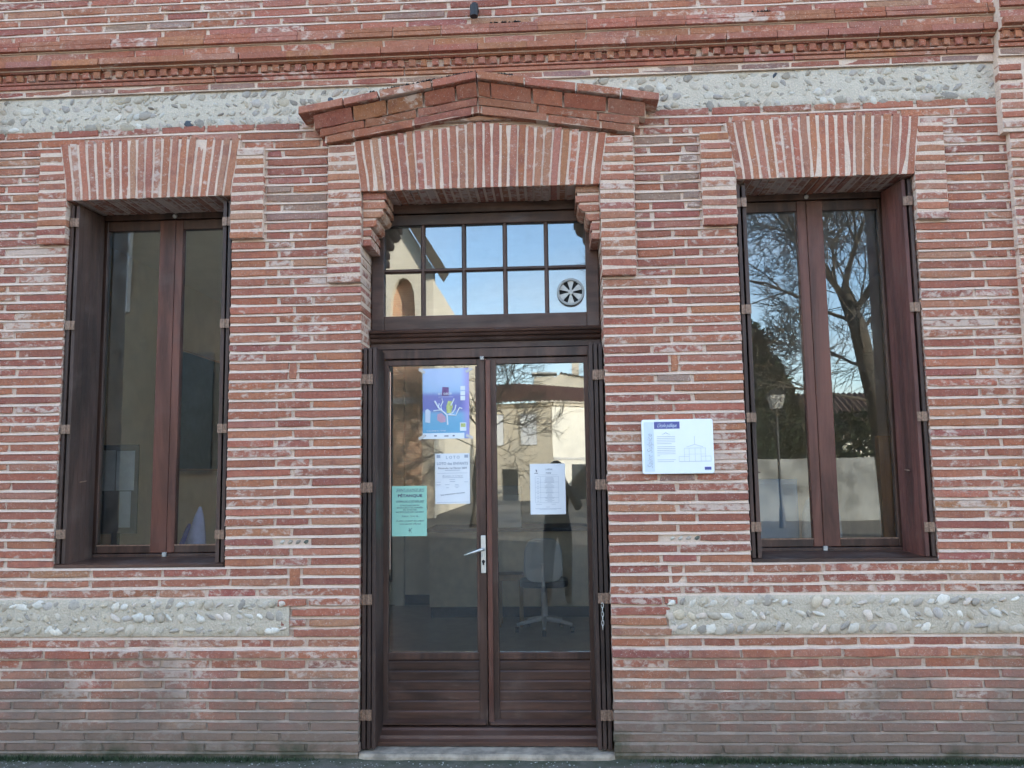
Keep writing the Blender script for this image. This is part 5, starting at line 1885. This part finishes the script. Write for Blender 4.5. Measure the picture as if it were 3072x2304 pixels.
def bare_tree(name, pts, rs, seed, label, depth=5, spread=1.0, blen=2.2, nl=7, minr=0.006, left=0.0):
    t = thing(name, pts[0], label, 'tree')
    r = random.Random(seed)
    trunk = MB()
    trunk.tube(pts, rs, 12)
    trunk.build('trunk', M['bark'], t, smooth=True)
    limbs, twigs = MB(), MB()
    def grow(p, d, ln, rad_, lv):
        seg = 3 if lv < 3 else 2
        ps, rr = [p], [rad_]
        q = p.copy(); dd = d.copy()
        for i in range(seg):
            dd = (dd + Vector((r.gauss(0, 0.10), r.gauss(0, 0.10), r.gauss(0.03, 0.09)))).normalized()
            q = q + dd * ln / seg
            ps.append(q.copy()); rr.append(rad_ * (1 - 0.45 * (i + 1) / seg))
        (limbs if lv < 2 else twigs).tube(ps, rr, 6 if lv < 2 else 3, cap=False)
        if lv >= depth: return
        n = r.choice([4, 4, 5]) if lv < 3 else r.choice([2, 3, 3])
        for i in range(n):
            f = r.uniform(0.35, 1.0) if i else 1.0
            k = f * seg
            j = min(int(k), seg - 1)
            bp = ps[j].lerp(ps[j + 1], k - j)
            v = Vector((r.gauss(0, 1), r.gauss(0, 1), r.gauss(0, 0.8))).normalized()
            nd_ = (dd + v * 0.85 * spread).normalized()
            grow(bp, nd_, ln * r.uniform(0.58, 0.84), max(minr, rr[j] * (0.62 if i else 0.75)), lv + 1)
    top = Vector(pts[-1])
    for i in range(nl):
        f = 1 - 0.55 * i / nl
        idx = f * (len(pts) - 1)
        j = min(int(idx), len(pts) - 2)
        p = Vector(pts[j]).lerp(Vector(pts[j + 1]), idx - j)
        a = i * 2.4 + r.uniform(-0.4, 0.4)
        el = 0.95 - 0.9 * i / nl
        d = (Vector((math.cos(a) * math.cos(el), math.sin(a) * math.cos(el), math.sin(el))) + Vector((-left, 0, 0))).normalized()
        grow(p, d, blen * r.uniform(0.85, 1.2), rs[-1] * (0.48 if i < 4 else 0.30), 0)
    o = limbs.build('limbs', M['bark'], t); o['kind'] = 'stuff'
    o = twigs.build('twigs', M['twig'], t); o['kind'] = 'stuff'
bare_tree('chestnut_tree', [(8.0, -14, 0), (7.9, -14, 1.5), (7.75, -14, 3.0), (7.42, -14, 4.8), (7.15, -14, 5.6)], [0.30, 0.25, 0.22, 0.19, 0.15], 4, 'big bare chestnut tree with leaning trunk across the square', 6, 0.9, 1.9, 10, 0.0070, 0.28)
bare_tree('bare_tree', [(-2.0, -19, 0), (-1.95, -19, 1.2), (-1.85, -19, 2.2), (-1.75, -19, 3.0)], [0.12, 0.09, 0.08, 0.06], 9, 'slender bare tree with thin twigs in the square', 4, 0.9, 1.25, 7, 0.008)

lp = thing('street_lamp', (6.27, -17, 0), 'old style street lantern on a thin dark post', 'street lamp')
MB().tube([(6.27, -17, 0), (6.27, -17, 0.5), (6.27, -17, 0.6), (6.27, -17, 3.12)], [0.09, 0.07, 0.04, 0.03], 10).build('post', M['iron'], lp)
ln_ = MB()
def frustum(mb, x, y, z0, z1, w0, w1):
    mb.add([(x - w0, y - w0, z0), (x + w0, y - w0, z0), (x + w0, y + w0, z0), (x - w0, y + w0, z0), (x - w1, y - w1, z1), (x + w1, y - w1, z1), (x + w1, y + w1, z1), (x - w1, y + w1, z1)],
           [(0, 3, 2, 1), (4, 5, 6, 7), (0, 1, 5, 4), (1, 2, 6, 5), (2, 3, 7, 6), (3, 0, 4, 7)])
frustum(ln_, 6.27, -17, 3.14, 3.50, 0.12, 0.20)
ln_.build('lantern_glass', M['greywall'], lp)
cp = MB(); frustum(cp, 6.27, -17, 3.501, 3.62, 0.22, 0.10); frustum(cp, 6.27, -17, 3.621, 3.70, 0.04, 0.02)
cp.build('lantern_cap', M['iron'], lp)

# ---- the person taking the picture
M['jacket'] = plain('dark_jacket_cloth', (0.030, 0.026, 0.032), 0.85, 0.2, 30)
M['trousers'] = plain('dark_trouser_cloth', (0.025, 0.028, 0.04), 0.9, 0.2, 30)
M['skin'] = plain('skin', (0.52, 0.30, 0.21), 0.55, 0.06, 20)
M['hair'] = plain('dark_hair', (0.03, 0.022, 0.018), 0.6, 0.3, 60)
M['shoe'] = plain('black_shoe', (0.015, 0.014, 0.014), 0.5, 0.2)
def person(px, py):
    V, E, R = [], [], []
    def node(x, y, z, r, parent=None):
        V.append((px + x, py + y, z)); R.append(r)
        if parent is not None: E.append((parent, len(V) - 1))
        return len(V) - 1
    pel = node(0, -0.02, 0.90, 0.155)
    waist = node(0, -0.02, 1.04, 0.145, pel)
    chest = node(0, -0.03, 1.20, 0.165, waist)
    upper = node(0, -0.03, 1.32, 0.12, chest)
    neck = node(0, -0.015, 1.40, 0.055, upper)
    jaw = node(0, 0.01, 1.465, 0.068, neck)
    mid = node(0, 0.0, 1.53, 0.083, jaw)
    crown_ = node(0, -0.01, 1.60, 0.072, mid)
    for s in (-1, 1):
        hip = node(s * 0.09, -0.02, 0.84, 0.10, pel)
        knee = node(s * 0.11, 0.0, 0.47, 0.068, hip)
        ank = node(s * 0.12, -0.03, 0.10, 0.048, knee)
        heel = node(s * 0.12, -0.03, 0.05, 0.045, ank)
        node(s * 0.13, 0.13, 0.035, 0.035, heel)
        sh = node(s * 0.19, -0.03, 1.30, 0.075, upper)
        elb = node(s * 0.27, 0.06, 1.09, 0.056, sh)
        wr = node(s * 0.105, 0.135, 1.40, 0.034, elb)
        palm = node(s * 0.080, 0.135, 1.47, 0.030, wr)
        for i in range(4):
            f1 = node(s * 0.070, 0.150, 1.485 + 0.016 * i, 0.0095, palm)
            f2 = node(s * 0.056, 0.168, 1.492 + 0.017 * i, 0.0088, f1)
            node(s * (0.034 + 0.004 * abs(i - 1)), 0.166, 1.494 + 0.017 * i, 0.0078, f2)
        t1 = node(s * 0.062, 0.118, 1.475, 0.0105, palm)
        node(s * 0.040, 0.112, 1.492, 0.0092, t1)
    nose = node(0, 0.085, 1.515, 0.016, mid)
    me = bpy.data.meshes.new('person')
    me.from_pydata(V, E, [])
    o = bpy.data.objects.new('person_tmp', me)
    COL.objects.link(o)
    md = o.modifiers.new('skin', 'SKIN')
    md.use_smooth_shade = True
    for i, sv in enumerate(me.skin_vertices[0].data):
        sv.radius = (R[i], R[i])
        sv.use_root = (i == 0)
    ss = o.modifiers.new('sub', 'SUBSURF'); ss.levels = 2; ss.render_levels = 2
    dg = bpy.context.evaluated_depsgraph_get()
    m2 = bpy.data.meshes.new_from_object(o.evaluated_get(dg))
    bpy.data.objects.remove(o)
    m2.name = 'person'
    m2.materials.clear()
    for k in ('jacket', 'trousers', 'skin', 'shoe'):
        m2.materials.append(M[k])
    for p in m2.polygons:
        c = p.center
        lx, ly, lz = c.x - px, c.y - py, c.z
        if lz < 0.09: k = 3
        elif lz < 0.88: k = 1
        elif lz > 1.40 and abs(lx) < 0.16: k = 2
        else: k = 0
        p.material_index = k
        p.use_smooth = True
    m2.transform(Matrix.Translation((-px, -py, 0)))
    t = tag(link('person', m2, (px, py, 0)), 'person in a dark jacket holding a compact camera up to the face', 'person')
    # hair
    mb = MB()
    n, rows = 14, 7
    for i in range(rows + 1):
        ph = math.pi * 0.62 * i / rows
        for k in range(n):
            a = 2 * math.pi * k / n
            x_, y_ = math.sin(ph) * math.cos(a) * 0.099, math.sin(ph) * math.sin(a) * 0.112
            z_ = math.cos(ph) * 0.125
            if y_ > 0.05 and z_ < 0.06: y_ *= 0.75
            mb.v.append(Vector((px + x_, py - 0.014 + y_, 1.555 + z_)))
    for i in range(rows):
        for k in range(n):
            k2 = (k + 1) % n
            mb.f.append([i * n + k, (i + 1) * n + k, (i + 1) * n + k2, i * n + k2]); mb.m.append(0)
    mb.build('hair', M['hair'], t, smooth=True)
    for s in (-1, 1):
        MB().tube([(px + s * 0.084, py + 0.0, 1.49), (px + s * 0.092, py - 0.004, 1.52), (px + s * 0.088, py - 0.012, 1.545)], [0.010, 0.014, 0.010], 6).build('ear', M['skin'], t, smooth=True)
        MB().tube([(px + s * 0.032, py + 0.066, 1.535), (px + s * 0.032, py + 0.078, 1.535)], [0.012, 0.006], 8).build('eye', M['hair'], t, smooth=True)
    MB().tube([(px - 0.022, py + 0.078, 1.472), (px, py + 0.084, 1.474), (px + 0.022, py + 0.078, 1.472)], [0.003, 0.006, 0.003], 6).build('mouth', M['posterpink'], t, smooth=True)
    cd = thing('compact_camera', (px, py + 0.14, 1.50), 'small silver compact camera held in both hands', 'camera')
    MB().box(px - 0.046, px + 0.046, py + 0.126, py + 0.148, 1.500, 1.556).build('body', M['greyplastic'], cd, bevel=0.004)
    MB().tube([(px + 0.0, py + 0.148, 1.528), (px + 0.0, py + 0.166, 1.528)], [0.021, 0.018], 16).build('lens_barrel', M['blackplastic'], cd)
person(0.41, -4.65 - 0.185)

# =================================================================== LOOSE BITS AT THE FOOT OF THE WALL
r_ = random.Random(21)
gv = MB()
for i in range(900):
    x, y = r_.uniform(-3.3, 3.2), -0.05 - abs(r_.gauss(0, 0.18))
    if -0.72 < x < 0.72 and y > -0.05: continue
    s = r_.uniform(0.002, 0.0055)
    b = len(gv.v)
    for (dx, dy, dz) in ((1, 0, 0), (0, 1, 0), (-1, 0, 0), (0, -1, 0)):
        gv.v.append(Vector((x + dx * s * r_.uniform(0.7, 1.3), y + dy * s * r_.uniform(0.7, 1.3), 0.001)))
    gv.v.append(Vector((x, y, s * 0.9)))
    for k in range(4):
        gv.f.append([b + k, b + (k + 1) % 4, b + 4]); gv.m.append(0)
o = gv.build('grit', plain('pale_grit', (0.42, 0.41, 0.38), 0.9, 0.4, 200))
tag(o, 'scattered pale grit lying on the asphalt along the wall', 'grit', kind='stuff')
vs_, fs_ = [], []
for i in range(9000):
    cl_ = r_.choice([-3.0, -2.6, -2.2, -1.7, -1.3, 1.2, 1.6, 2.1, 2.5, 2.9, 3.1])
    x = cl_ + r_.gauss(0, 0.16)
    if -0.75 < x < 0.75: continue
    y = -0.028 - abs(r_.gauss(0, 0.022))
    h = r_.uniform(0.006, 0.032) * math.exp(-abs(y + 0.03) * 18)
    a = r_.uniform(0, math.pi)
    w = 0.004
    k = len(vs_)
    vs_ += [(x - w * math.cos(a), y - w * math.sin(a), 0.0), (x + w * math.cos(a), y + w * math.sin(a), 0.0), (x + r_.gauss(0, 0.006), y + r_.gauss(0, 0.006), h)]
    fs_.append((k, k + 1, k + 2))
o = MB().add(vs_, fs_).build('moss', plain('wet_moss', (0.035, 0.055, 0.022), 0.95, 0.4, 40))
tag(o, 'low dark moss along the foot of the brick wall', 'moss', kind='stuff')
